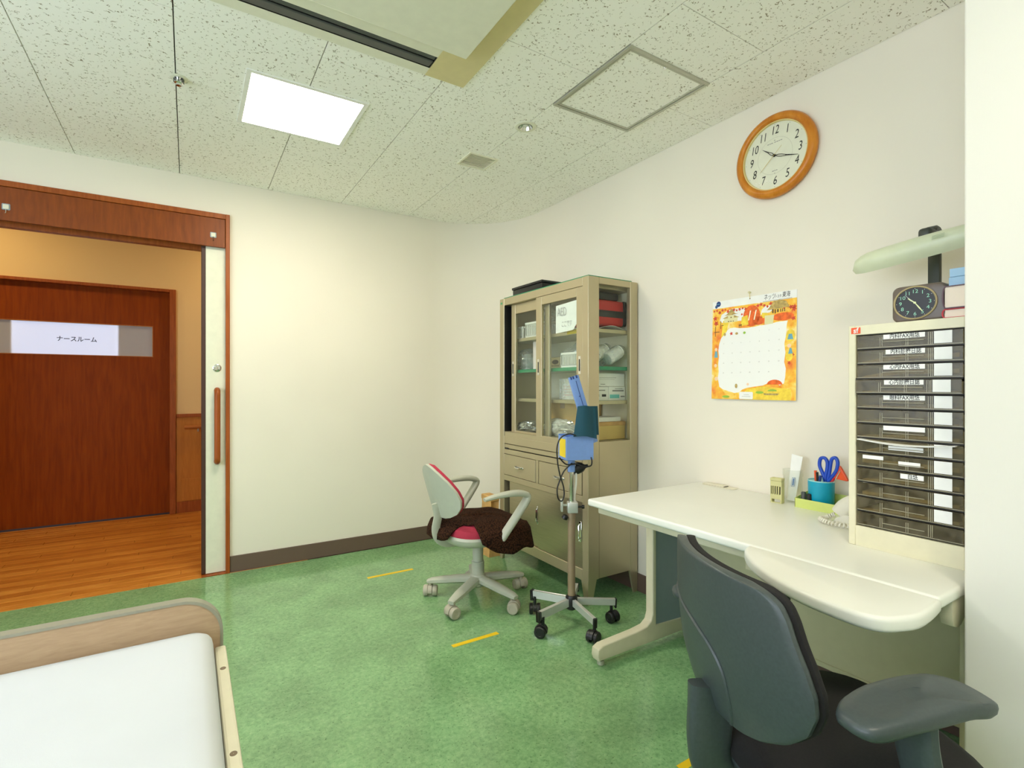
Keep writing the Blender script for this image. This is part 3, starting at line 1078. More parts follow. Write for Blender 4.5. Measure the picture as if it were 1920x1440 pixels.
bm = new(); box(bm, 1.96, 2.04, 2.545, 2.655, 1.312, 1.382, .002, 1)
part('carton', bm, M_steelp, pb, None, True)
bm = new(); flat(bm, disc(0, 0, .034, .014, 20), MR(2.60, 1.352, 1.9595)); part('printed_oval', bm, M_ink, pb, None, True)
bm = new()
for k in range(5):
    flat(bm, [(-.035 + k * .016, -.022), (-.028 + k * .016, -.022), (-.028 + k * .016, -.012), (-.035 + k * .016, -.012)], MR(2.60, 1.345, 1.9595))
for s in (-1, 1):
    flat(bm, [(s * .05, -.025), (s * .05 + .004, -.025), (s * .05 + .004, .03), (s * .05, .03)], MR(2.60, 1.345, 1.9595))
part('printed_marks', bm, M_ink, pb, None, True)
def cone_bag():
    bm = new()
    rings = []
    for k in range(9):
        t = k / 8
        r = (1 - t) * .10 + .004 + .01 * math.sin(t * 9)
        rings.append([Vector((2.05 + (r * .8) * math.cos(a), 2.50 - .06 * t + r * math.sin(a) * 1.1, 1.40 + t * .10 + .004 * math.sin(5 * a + k))) for a in [2 * PI * j / 18 for j in range(18)]])
    loft(bm, rings)
    return single('plastic_bag', bm, M_bag, 'clear plastic bag peaking above the basket on the green shelf', 'bag', smooth=30)
cone_bag()
for k, (cx, cy, z, dy, dz) in enumerate(((2.10, 2.225, 1.355, .07, .035), (2.03, 2.27, 1.365, .05, .02))):
    g = root('gauze_roll', ['white gauze roll in clear wrap, front one at the cabinet side window', 'white gauze roll in clear wrap, rear one behind the side window'][k], 'roll', (cx, cy, 1.312))
    bm = new()
    Mr = Matrix.Translation((cx - .05, cy, z)) @ Matrix.Rotation(R_(62), 4, 'Y')
    lathe(bm, [(.012, 0), (.036, .001), (.038, .006), (.038, .105), (.036, .11), (.012, .11)], 24, Mr)
    part('roll', bm, M_paper, g, 40, True)
    bm = new(); lathe(bm, [(.036, -.002), (.043, .02), (.042, .09), (.030, .13), (.012, .15)], 16, Mr)
    part('wrap', bm, M_bag, g, 25, True)
lump('plastic_bag', 'clear plastic bag heaped behind the gauze rolls at the side window', 'bag', 2.06, 2.335, 1.312, .09, .04, .13, M_bag, 9)
aed = root('emergency_bag', 'red padded emergency bag with a black strap on the top cabinet shelf', 'bag', (2.08, 2.30, 1.525))
bm = new(); box(bm, 1.945, 2.19, 2.225, 2.44, 1.552, 1.70, .015, 3)
part('bag_body', bm, M_red, aed, 40, True)
bm = new(); box(bm, 1.942, 2.193, 2.222, 2.443, 1.598, 1.640, .006, 2); box(bm, 2.178, 2.203, 2.222, 2.443, 1.553, 1.70, .004, 1)
part('strap', bm, M_black, aed, 40, True)
bm = new(); box(bm, 1.99, 2.15, 2.23, 2.43, 1.70, 1.745, .012, 3)
part('bag_lid', bm, M_black, aed, 40, True)
bm = new()
sheet(bm, 8, 4, lambda u, v: (1.97 + .2 * u, 2.20 + .22 * v, 1.527 + .022 * math.sin(PI * u) * (1 - .4 * v)), .001)
single('paper_sheet', bm, M_paper, 'loose white papers under the red emergency bag', 'paper')
bm = new(); box(bm, XF + .0635, XF + .0655, 2.27, 2.42, 1.508, 1.532)
yt = single('shelf_tag', bm, M_yellow, 'yellow shelf tag on the edge of the top cabinet shelf', 'tag', smooth=None)
def carton(name, label, x0, x1, y0, y1, z0, z1, m, prints=()):
    c = root(name, label, 'box', ((x0 + x1) / 2, (y0 + y1) / 2, z0))
    bm = new(); box(bm, x0, x1, y0, y1, z0, z1, .0015, 1); part('carton', bm, m, c, None, True)
    for pm, rects, txt in prints:
        bm = new()
        for (a, b, e, f) in rects:
            flat(bm, [(a, e), (b, e), (b, f), (a, f)], frame3((x0, y0 - .0006, z0), (1, 0, 0), (0, 0, 1)))
        for (body, s, px, pz) in txt:
            text(bm, body, s, frame3((x0 + px, y0 - .0006, z0 + pz), (1, 0, 0), (0, 0, 1)))
        part('print', bm, pm, c, None, True, kind='stuff')
lines = [(.02 + .012 * k, .028 + .012 * k, .048, .051) for k in range(15)] + [(.03 + .012 * k, .038 + .012 * k, .040, .042) for k in range(13)]
carton('glove_box', 'white glove carton lying on top of its stack in the cabinet side window', 1.935, 2.20, 2.235, 2.36, 1.199, 1.275, M_paper, [(M_greyink, lines + [(.02, .05, .010, .014), (.075, .11, .010, .014)], [])])
carton('dressing_box', 'white carton with a turquoise patch and bold print, right one below the glove carton', 2.072, 2.205, 2.235, 2.36, 1.117, 1.198, M_paper, [(M_cyan, [(.01, .085, .012, .034)], []), (M_greyink, [(.03, .12, .052, .060), (.05, .11, .066, .069), (.095, .128, .018, .026)], [])])
carton('swab_box', 'white carton with small dark squares, left one below the glove carton', 1.935, 2.070, 2.235, 2.36, 1.117, 1.196, M_paper, [(M_ink, [(.045, .065, .022, .036), (.085, .118, .022, .036)], []), (M_greyink, [(.04, .11, .056, .062)], [])])
lf = root('leaflet_packet', 'clear packet of printed leaflets standing on the third cabinet shelf', 'packet', (1.97, 2.47, 1.117))
bm = new(); box(bm, 1.965, 1.985, 2.41, 2.54, 1.117, 1.215, .003, 1); part('leaflets', bm, M_paper, lf, None, True)
bm = new()
sheet(bm, 6, 6, lambda u, v: (1.960 + .004 * math.sin(5 * u), 2.40 + .15 * u, 1.12 + .125 * v), .0008); part('sleeve', bm, M_bag, lf, 30, True)
bm = new()
for k in range(4):
    flat(bm, [(-.045, .02 + .017 * k), (.045, .02 + .017 * k), (.045, .028 + .017 * k), (-.045, .028 + .017 * k)], MR(2.475, 1.122, 1.9646))
part('print', bm, M_pink, lf, None, True, kind='stuff')
carton('cardboard_box', 'brown cardboard box on the cabinet floor behind the right glass door', 2.0, 2.2, 2.44, 2.70, .8895, 1.095, M_card, [])
bm = new(); box(bm, 1.9985, 2.0, 2.555, 2.60, 1.06, 1.095); single('packing_tape', bm, M_tan, 'strip of brown tape on the cardboard box in the cabinet', 'tape', smooth=None)
tb = root('lidded_box', 'tan lidded box at the side window on the cabinet floor', 'box', (2.06, 2.30, .8895))
bm = new(); box(bm, 1.935, 2.195, 2.225, 2.38, .8895, .978, .003, 1); part('box_body', bm, mat('ochre_card', (216, 184, 108), .7), tb, None, True)
bm = new(); box(bm, 1.932, 2.198, 2.222, 2.383, .970, .992, .003, 1); part('lid', bm, M_kraft, tb, None, True)
bm = new(); box(bm, 1.94, 2.17, 2.235, 2.37, .992, 1.018, .003, 1)
single('white_pad', bm, M_paper, 'thick white pad lying on the tan lidded box', 'pad', smooth=None)
lump('foil_packet', 'heap of silver foil packets at the left of the cabinet floor', 'packet', 1.98, 2.92, .8895, .06, .09, .065, M_foil, 21, amp=.5)
lump('foil_packet', 'heap of clear wrapped silver packets behind the right glass door', 'packet', 1.952, 2.535, .8895, .042, .13, .095, M_foilwrap, 22, amp=.5)
# black case on the cabinet
bc = root('black_case', 'flat black plastic case lying on top of the medicine cabinet', 'case', (1.99, 2.80, ZT + .007))
bm = new(); box(bm, 1.885, 2.10, 2.64, 2.985, ZT + .007, ZT + .050, .006, 2); part('case_body', bm, M_black, bc, 40, True)
bm = new(); box(bm, 1.880, 2.105, 2.635, 2.990, ZT + .050, ZT + .066, .004, 2); part('lid', bm, M_black, bc, 40, True)
# paper bag beside the cabinet
pbag = root('paper_bag', 'folded brown paper bag standing on the floor left of the cabinet', 'paper bag', (1.825, 3.19, 0))
bm = new()
rings = []
for k in range(9):
    t = k / 8
    w = .048 - .018 * t
    d = .066
    j = lambda s: .004 * math.sin(17 * t + s)
    z = .42 * t
    rings.append([Vector((-w + j(1), -d + j(2), z)), Vector((0 + j(3), -d + .012 * t * 2 + j(2), z)), Vector((w + j(4), -d, z)), Vector((w + j(5), d, z)), Vector((j(6), d - .012 * t * 2, z)), Vector((-w + j(7), d + j(8), z))])
loft(bm, rings)
part('bag_body', bm, M_kraft, pbag, 15)
bm = new(); box(bm, -.036, .036, -.07, .07, .39, .425, .004, 1); part('folded_top', bm, M_kraft, pbag, None)

# ---------------------------------------------------------------- blood pressure meter on a rolling stand
st = root('blood_pressure_stand', 'blue blood pressure meter with teal cuff on a silver rolling stand', 'medical stand', (1.64, 2.04, 0), R_(-32.2))
angs = [44, 116, 188, 260, 332]
for a in angs:
    t = R_(a + 32.2)
    Ma = Matrix.Rotation(t, 4, 'Z') @ Matrix.Translation((0, 0, .115)) @ Matrix.Rotation(R_(3), 4, 'Y')
    bm = new(); box(bm, .02, .225, -.0095, .0095, -.017, .017, .002, 1, Ma)
    arm = part('arm', bm, M_silver, st, None)
    bm = new(); box(bm, .222, .232, -.011, .011, -.030, .018, .003, 1, Ma)
    part('end_cap', bm, M_black, arm, None)
    caster(st, .212 * math.cos(t), .212 * math.sin(t), .028, .040, t + 2.1, M_black, M_black, .095, .008)
bm = new(); lathe(bm, [(.022, .075), (.030, .082), (.030, .135), (.024, .145)], 24)
part('hub', bm, M_black, st)
bm = new(); lathe(bm, [(.019, .13), (.019, .54), (.0225, .541), (.0225, .575), (.018, .577)], 24)
part('lower_pole', bm, M_tan, st)
bm = new(); lathe(bm, [(.0135, .56), (.0135, .80)], 20)
part('upper_pole', bm, M_chrome, st)
bm = new(); box(bm, -.022, .030, -.028, .022, .563, .616, .004, 2); box(bm, -.055, -.045, -.03, .015, .57, .63, .002, 1); tube(bm, [(-.05, -.008, .60), (-.02, -.008, .60)], .006, 8)
cl = part('clamp', bm, M_silver, st)
bm = new(); lathe(bm, [(.008, 0), (.016, .004), (.016, .02), (.008, .026)], 14, Matrix.Translation((-.04, -.012, .53)) @ Matrix.Rotation(R_(30), 4, 'Y'))
lathe(bm, [(.005, 0), (.005, .02), (.010, .022), (.010, .034)], 12, Matrix.Translation((.03, -.008, .592)) @ Matrix.Rotation(R_(90), 4, 'Y'))
part('clamp_knob', bm, M_black, cl)
bm = new(); lathe(bm, [(.0185, .768), (.0185, .838)], 20)
part('socket', bm, M_blue, st)
Mb = Matrix.Translation((.026, 0, 0)) @ Matrix.Rotation(R_(15), 4, 'Z')
bm = new()
bx0, bx1, by0, by1 = -.072, .072, -.045, .070
box(bm, bx0, bx1, by0, by1, .832, .838, 0, 1, Mb)
box(bm, bx0, bx0 + .004, by0, by1, .838, .948, .001, 1, Mb); box(bm, bx1 - .004, bx1, by0, by1, .838, .948, .001, 1, Mb)
box(bm, bx0, bx1, by1 - .004, by1, .838, .955, .001, 1, Mb)
Mf = Mb @ Matrix(((1, 0, 0, 0), (0, 0, 1, by0), (0, 1, 0, 0), (0, 0, 0, 1)))
prism(bm, [(bx0, .832), (bx1, .832), (bx1, .952), (0.012, .968), (bx0, .946)], -.003, .003, Mf, .001, 1)
box(bm, bx0 + .004, bx1 - .004, by0, by1, .90, .903, 0, 1, Mb)
part('meter_box', bm, M_blue, st, None)
bm = new(); box(bm, bx0 - .0012, bx0, by0 + .012, by1 - .02, .845, .935, 0, 1, Mb)
lb = part('yellow_label', bm, M_yellow, st, None, label='yellow caution label on the left side')
Mcx = Matrix.Translation((.105, .02, .93)) @ Matrix.Rotation(R_(15), 4, 'Z') @ Matrix.Rotation(R_(-17.5), 4, 'Y')
bm = new(); box(bm, -.026, .026, -.012, .012, -.02, .335, .003, 2, Mcx)
gc = part('gauge_column', bm, M_blue, st)
bm = new(); box(bm, .0015, .0045, -.0128, -.012, .0, .31, 0, 1, Mcx)
for x in (-.018, -.006, .012):
    box(bm, x - .004, x + .004, -.0128, -.010, .322, .337, 0, 1, Mcx)
lathe(bm, [(.003, 0), (.003, .001)], 8, Mcx @ Matrix.Translation((-.002, -.0122, .23)) @ Matrix.Rotation(R_(90), 4, 'X'))
part('scale_slot', bm, M_bluedk, gc, None)
def cuff(u, v):
    x = .002 + .118 * u + (.020 - .028 * u) * (v) * 1.0 + .022 * (1 - v) * u * 0
    z = 1.100 - .150 * (1 - v) - .012 * u + .010 * math.sin(PI * u)
    return (x, -.066 - .022 * math.sin(PI * min(1, u * 1.15)) + .012 * u, z)
bm = new(); sheet(bm, 14, 10, cuff, .016)
cf_ = part('cuff', bm, M_teal, st)
bm = new(); sheet(bm, 6, 8, lambda u, v: (.088 + .042 * u + .006 * (1 - v), -.035 + .02 * u, .955 + .145 * v), .010)
part('cuff_flap', bm, M_teal, cf_)
bm = new()
pts = [(.02, -.07, .955), (-.02, -.07, .965), (-.06, -.065, .945), (-.078, -.062, .90), (-.076, -.06, .83), (-.066, -.06, .77), (-.056, -.06, .735), (-.046, -.062, .70), (-.044, -.065, .66), (-.055, -.065, .634), (-.072, -.065, .645), (-.078, -.065, .69), (-.064, -.06, .735), (-.045, -.05, .775), (-.02, -.04, .80), (.0, -.03, .815)]
tube(bm, catmull(pts, 6), .0036, 7)
part('tube', bm, M_black, st)
bm = new()
tube(bm, catmull([(-.066, -.045, .845), (-.03, -.04, .81), (.02, -.035, .812), (.06, -.035, .80), (.092, -.035, .803), (.098, -.035, .825), (.094, -.03, .845)], 6), .0036, 7)
part('tube', bm, M_black, st)
bm = new()
lathe(bm, [(.001, -.05), (.016, -.044), (.027, -.02), (.029, .005), (.023, .03), (.010, .046), (.008, .06)], 18, Matrix.Translation((.03, .03, .778)) @ Matrix.Rotation(R_(75), 4, 'Y'))
part('rubber_bulb', bm, M_black, st)
bm = new(); tube(bm, catmull([(.012, .012, .82), (.024, .014, .76), (.024, .014, .70), (.016, .012, .64), (.018, .01, .61)], 5), .006, 8)
part('hose', bm, M_white, st)

# ---------------------------------------------------------------- small task chair with knitted cover
ch = root('task_chair', 'small pale grey task chair with crimson cushions and a brown knitted seat cover', 'chair', (1.39, 2.57, 0), R_(2))
def star(parent, angles, r, zr0, zr1, w0, w1, m, hub_r, hub_z0, hub_z1, cast, mw):
    bm = new()
    for a in angles:
        t = R_(a)
        d = Vector((math.cos(t), math.sin(t), 0))
        p = [d * (r * k) for k in (.05, .35, .7, .95, 1.03)]
        zz = [zr0, zr0 - (zr0 - zr1) * .25, zr0 - (zr0 - zr1) * .65, zr1, zr1 - .004]
        tube(bm, [q + Vector((0, 0, z)) for q, z in zip(p, zz)], [(w0, .024), (w0 * .9, .022), (w0 * .7 + w1 * .3, .019), (w1, .016), (w1 * .8, .010)], 10, up=(0, 0, 1), sq=.7)
    lathe(bm, [(hub_r * .8, hub_z0), (hub_r, hub_z0 + .008), (hub_r, hub_z1 - .01), (hub_r * .85, hub_z1)], 24)
    part('star_base', bm, m, parent)
    for i, a in enumerate(angles):
        t = R_(a)
        caster(parent, r * .97 * math.cos(t), r * .97 * math.sin(t), cast, cast * 1.75, t + .7 + i, mw, mw, zr1 - .004, .007)
star(ch, [67, 139, 211, 283, 355], .285, .112, .086, .033, .022, M_shell, .045, .072, .140, .031, M_castw)
bm = new(); lathe(bm, [(.036, .125), (.036, .21), (.030, .212), (.030, .32), (.026, .325), (.026, .36)], 24)
part('gas_column', bm, M_shell, ch)
bm = new(); pad(bm, .225, .235, 3.2, [(.70, .345), (.88, .352), (.97, .372), (1.0, .392), (.98, .405)]); 
part('seat_shell', bm, M_shell, ch)
bm = new(); pad(bm, .222, .232, 3.0, [(.90, .392), (.985, .40), (1.0, .418), (.97, .440), (.88, .452), (.6, .458), (.2, .460)])
part('seat_cushion', bm, M_redfab, ch)
def cover(bm):
    n = 72
    rings = []
    S = [0.02, .25, .5, .75, .88, .96, 1.0, 1.05, 1.12, 1.2, 1.3, 1.42]
    for s in S:
        ringp = []
        for k in range(n):
            th = 2 * PI * k / n
            deg = math.degrees(th)
            # cloth length by direction: pulled up at the rear right, long at the front right
            L = interp([(0, 1.30), (40, 1.24), (90, 1.22), (140, 1.20), (175, 1.22), (196, 1.12), (208, .74), (236, .76), (250, 1.18), (275, 1.36), (300, 1.34), (325, 1.39), (345, 1.36), (360, 1.30)], deg)
            q = min(s, L)
            if s > L:
                q = L
            x, y = sell(.228, .240, 3.0, th)
            if q <= 1.0:
                z = .468 - .010 * q ** 2 - .022 * max(0, q - .8) / .2
                f = q
                z += .004 * math.sin(5 * th + 7 * q)
            else:
                e = q - 1.0
                f = 1.0 + .10 * min(1, e / .08) + .05 * e * math.sin(7 * th) + .10 * e
                z = .446 - e * .36 + .006 * math.sin(9 * th)
                if 300 < deg < 350:
                    f += .12 * e
            ringp.append(Vector((x * f, y * f, z)))
        rings.append(ringp)
    loft(bm, rings, False)
    bm.faces.new([v for v in bm.verts[:n]])
bm = new(); bm.verts.ensure_lookup_table(); cover(bm)
bmesh.ops.remove_doubles(bm, verts=bm.verts, dist=1e-5)
cv = part('seat_cover', bm, M_knit, ch, 60, label='brown knitted cloth draped over the seat')
md = cv.modifiers.new('thickness', 'SOLIDIFY'); md.thickness = .006; md.offset = 1
W1 = [(0, .055), (.05, .100), (.13, .148), (.26, .182), (.40, .194), (.56, .180), (.72, .145), (.86, .095), (.96, .046), (1, .015)]
def back1(off):
    def f(u, v):
        w = interp(W1, v)
        y = (2 * u - 1) * w
        z = .496 + .288 * v
        x = -.222 - .085 * v + 1.3 * y * y + off
        return (x, y, z)
    return f
bm = new(); sheet(bm, 16, 22, back1(0), .014)
part('backrest_shell', bm, M_shell, ch, 60)
bm = new(); sheet(bm, 16, 22, lambda u, v: tuple(a + b for a, b in zip(back1(.020)(.02 + .96 * u, .02 + .96 * v), (0, 0, .003))), .019)
part('backrest_cushion', bm, M_redfab, ch, 60)
bm = new(); tube(bm, catmull([(-.10, 0, .345), (-.19, 0, .345), (-.245, 0, .375), (-.262, 0, .43), (-.250, 0, .50), (-.262, 0, .57)], 5), (.024, .009), 10, up=(0, 1, 0.001), sq=.6)
part('back_support', bm, M_shell, ch)
for s in (-1, 1):
    bm = new()
    p = catmull([(-.115, s * .262, .616), (-.04, s * .268, .628), (.06, s * .272, .632), (.125, s * .272, .622), (.148, s * .272, .598), (.10, s * .268, .53), (.03, s * .262, .445), (.0, s * .252, .400), (-.005, s * .235, .372), (-.005, s * .16, .350)], 5)
    m = len(p)
    rad = [((.016 + .010 * min(1, k / 8)), (.009 + .008 * min(1, k / 10))) for k in range(m)]
    tube(bm, p, rad, 12, sq=.75)
    part('armrest', bm, M_shell, ch)

# ---------------------------------------------------------------- slate grey office chair in front of the desk
oc = root('office_chair', 'slate grey office chair with black seat pushed up to the desk', 'chair', (1.195, .584, 0), R_(-27))
star(oc, [50, 122, 194, 266, 338], .30, .112, .080, .032, .020, M_slate, .045, .072, .14, .028, M_black)
bm = new(); lathe(bm, [(.036, .13), (.036, .24), (.028, .242), (.028, .40)], 24)
part('gas_column', bm, M_black, oc)
bm = new(); pad(bm, .235, .235, 3.4, [(.6, .365), (.85, .368), (.97, .385), (1.0, .405), (.98, .416)])
part('seat_shell', bm, M_slate, oc)
bm = new(); pad(bm, .24, .24, 3.2, [(.92, .405), (.99, .414), (1.0, .430), (.97, .448), (.88, .460), (.6, .465), (.2, .465)])
part('seat_cushion', bm, M_slatefab, oc)
W2 = [(0, .050), (.03, .105), (.08, .155), (.16, .200), (.27, .236), (.40, .252), (.50, .252), (.62, .242), (.74, .228), (.85, .217), (.92, .206), (.96, .190), (.985, .163), (1, .125)]
def back2(off, k=1.0):
    def f(u, v):
        w = interp(W2, v) * k
        y = (2 * u - 1) * w
        z = .520 + .318 * v
        x = -.262 - .018 * math.sin(PI * v * .9) - .02 * v * v + 1.25 * y * y + .05 * max(0, .25 - v) ** 1.2 + off
        return (x, y, z)
    return f
bm = new(); sheet(bm, 28, 40, back2(0), .022)
bs = part('backrest_shell', bm, M_slate, oc, 60)
bmo = bs.modifiers.new('round', 'SUBSURF'); bmo.levels = 1; bmo.render_levels = 1
bm = new(); sheet(bm, 28, 40, lambda u, v: back2(.022, .985)(u, .012 + .976 * v), .021)
bc_ = part('backrest_cushion', bm, M_slatefab, oc, 60)
bmo = bc_.modifiers.new('round', 'SUBSURF'); bmo.levels = 1; bmo.render_levels = 1
def on_back(y, z):
    v = (z - .520) / .318
    return (-.262 - .018 * math.sin(PI * v * .9) - .02 * v * v + 1.25 * y * y + .05 * max(0, .25 - v) ** 1.2 - .0215, y, z)
bm = new()
ridge = [(.205, .700), (.16, .705), (.08, .702), (.0, .690), (-.055, .668), (-.085, .635), (-.092, .59), (-.088, .555), (-.078, .525)]
tube(bm, catmull([on_back(y, z) for y, z in ridge], 5), .0055, 8)
part('backrest_ridge', bm, M_slate, oc)
bm = new()
tube(bm, catmull([(-.272, -.008, .565), (-.276, -.008, .52), (-.280, -.006, .45), (-.268, 0, .385), (-.22, 0, .345), (-.08, 0, .350)], 6), [(.054 - .0006 * k, .019) for k in range(31)], 16, up=(0, 1, .001), sq=.55)
part('back_support', bm, M_slate, oc)
padpts = [(-.203, .300), (-.200, .278), (-.165, .250), (-.10, .226), (-.02, .208), (.05, .206), (.083, .218), (.092, .245), (.090, .275), (.075, .290), (.02, .303), (-.06, .320), (-.14, .335), (-.180, .336), (-.197, .322)]
for s in (-1, 1):
    dz = -.03 if s > 0 else 0
    dx = -.03 if s > 0 else 0
    bm = new()
    pp = catmull([(p[0] + dx, s * p[1], 0) for p in padpts + [padpts[0]]], 4)[:-1]
    cx = sum(p.x for p in pp) / len(pp); cy = sum(p.y for p in pp) / len(pp)
    rings = []
    for k, z in ((.72, .656), (.92, .658), (.985, .664), (1.0, .672), (.985, .679), (.93, .684), (.70, .687), (.3, .688)):
        rings.append([Vector((cx + (p.x - cx) * k, cy + (p.y - cy) * k, z + dz - .010 * max(0, (p.x - .03)) / .06 - .006 * max(0, (-.12 - p.x)) / .08)) for p in pp])
    loft(bm, rings)
    ar = part('armrest_pad', bm, M_slate, oc, 60)
    bm = new()
    tube(bm, catmull([(-.055, s * .268, .664 + dz), (-.052, s * .270, .61 + dz), (-.040, s * .274, .54), (-.02, s * .272, .45), (.0, s * .255, .395), (.0, s * .18, .375)], 5), [((.040 - .0002 * k), .016) for k in range(26)], 14, up=(1, 0, .001), sq=.6)
    part('armrest_post', bm, M_slate, oc)

# ---------------------------------------------------------------- desk
ZD = .71
DX0, DX1, DY0, DY1 = 1.470, 2.228, .478, 1.722
desk = root('desk', 'long ivory office desk with a rounded front extension along the right wall', 'desk', ((DX0 + DX1) / 2, (DY0 + DY1) / 2, 0))
dp = lambda name, bm, m, sm=35, **k: part(name, bm, m, desk, sm, True, **k)
bm = new(); prism(bm, rrect(DX0, DX1, DY0, DY1, .012, 3), ZD - .030, ZD, bev=.009, seg=4)
dp('desk_top', bm, M_desk)
ext = [(1.470, .958), (1.436, .948), (1.405, .928), (1.360, .886), (1.310, .820), (1.266, .737), (1.240, .655), (1.230, .575), (1.233, .530), (1.250, .500), (1.283, .482), (1.33, .467), (1.40, .468), (1.470, .476)]
ep = [(p.x, p.y) for p in catmull([(a, b, 0) for a, b in ext], 4)]
bm = new(); prism(bm, ep, ZD - .036, ZD - .001, bev=.011, seg=4)
dp('front_extension', bm, M_desk, label='rounded front extension leaf of the desk')
inn = [(1.4685, .940), (1.43, .930), (1.40, .912), (1.36, .872), (1.308, .805), (1.262, .728), (1.232, .645), (1.219, .57), (1.222, .53), (1.24, .508), (1.275, .492), (1.33, .485), (1.40, .486), (1.4685, .492)]
bm = new(); box(bm, DX0 + .045, DX0 + .065, DY0 + .05, DY1 - .022, .645, ZD - .03, .004, 2)
box(bm, DX0 + .065, DX1 - .1, DY1 - .045, DY1 - .022, .640, ZD - .03, .004, 2)
dp('apron', bm, M_deskleg, None)
bm = new(); box(bm, 1.30, 1.52, .55, .58, .650, ZD - .036); box(bm, 1.42, 1.52, .905, .935, .650, ZD - .036)
dp('extension_bracket', bm, M_deskleg, None)
bm = new()
Mside = Matrix(((1, 0, 0, 0), (0, 0, 1, 0), (0, 1, 0, 0), (0, 0, 0, 1)))
prism(bm, [(1.565, .68), (1.565, .635), (1.575, .615), (1.595, .608), (1.62, .608), (1.645, .62), (1.66, .64), (1.66, .68)], .484, .512, Mside, .004, 2)
dp('end_bracket', bm, M_deskleg)
def tleg(ya, yb, name_in):
    bm = new()
    foot = [(1.478, .028), (1.470, .050), (1.474, .078), (1.50, .090), (1.70, .098), (1.765, .106), (1.792, .124), (1.803, .155), (1.803, .655), (1.826, .655), (1.826, .10), (2.15, .085), (2.165, .06), (2.16, .028)]
    prism(bm, foot, ya, yb, Mside, .006, 3)
    dp('leg_frame', bm, M_deskleg)
    bm = new(); box(bm, 1.826, 2.12, ya + .006, yb - .006, .09, .655, .003, 1)
    dp('leg_panel', bm, M_deskpanel, None)
    for x in (1.505, 2.13):
        bm = new(); lathe(bm, [(.012, 0), (.016, .004), (.016, .022), (.008, .024), (.008, .03)], 16, Matrix.Translation((x, (ya + yb) / 2, 0)))
        dp('foot_glide', bm, M_alu)
tleg(1.650, 1.695, 0)
tleg(.50, .545, 1)
bm = new(); box(bm, 2.095, 2.107, .545, 1.65, .125, ZD - .03); box(bm, 2.088, 2.110, .545, 1.65, .105, .125, .002, 1)
dp('modesty_panel', bm, mat('desk_back_panel', (190, 186, 150), .5), None)
bm = new(); prism(bm, rrect(2.168, 2.222, 1.495, 1.672, .018, 5), ZD, ZD + .003, bev=.001, seg=1)
g = dp('cable_cover', bm, M_deskedge)
bm = new(); box(bm, 2.172, 2.220, 1.55, 1.668, ZD + .003, ZD + .008, .003, 2, ); part('cover_flap', bm, M_deskedge, g, 40, True)
bm = new(); box(bm, 2.180, 2.214, 1.5485, 1.5505, ZD + .003, ZD + .006); part('cable_slot', bm, M_ink, g, None, True)

# ---------------------------------------------------------------- drawer unit
UX0, UX1, UY0, UY1 = 1.741, 2.075, .500, .797
UZ0, UZ1 = ZD, 1.386
du = root('drawer_unit', 'beige paper drawer unit with thirteen smoky clear drawers standing on the desk', 'drawer unit', ((UX0 + UX1) / 2, (UY0 + UY1) / 2, ZD))
up = lambda name, bm, m, sm=None, **k: part(name, bm, m, du, sm, True, **k)
bm = new()
Y0, Y1 = .514, .777
Z0, Z1 = .775, 1.357
box(bm, UX0, UX1, UY0, Y0, UZ0, UZ1, .002, 1); box(bm, UX0, UX1, Y1, UY1, UZ0, UZ1, .002, 1)
box(bm, UX0 + .0005, UX1, Y0, Y1, UZ0, Z0 - .003, .001, 1); box(bm, UX0 + .0005, UX1, Y0, Y1, Z1, UZ1 - .0005, .001, 1)
up('unit_casing', bm, M_beige)
bm = new(); box(bm, UX1 - .012, UX1, Y0, Y1, Z0, Z1)
up('rear_panel', bm, M_smokedk)
bm = new(); flat(bm, rrect(-.0130, .0130, -.0095, .0095, .001, 2), MR(.776, 1.3705, UX0 - .0004)); 
bdg = up('badge', bm, M_orange, label='small orange badge on the top rail')
bm = new(); text(bm, 'sf', .022, MR(.776, 1.3705, UX0 - .0009), bold=.0004); part('badge_lettering', bm, M_white, bdg, None, True)
LB = ['内科FAX用紙', '内科診療日誌', '心内FAX用紙', '心内診療日誌', '眼科FAX用紙', None, '', '', '', '白紙', None, None, None]
DH = (Z1 - Z0) / 13
ribme = None
PILE = {1: .019, 2: .020, 3: .0035, 4: .004, 5: .0035, 7: .026, 8: .020, 9: .014, 10: .010, 11: .009, 6: .010}
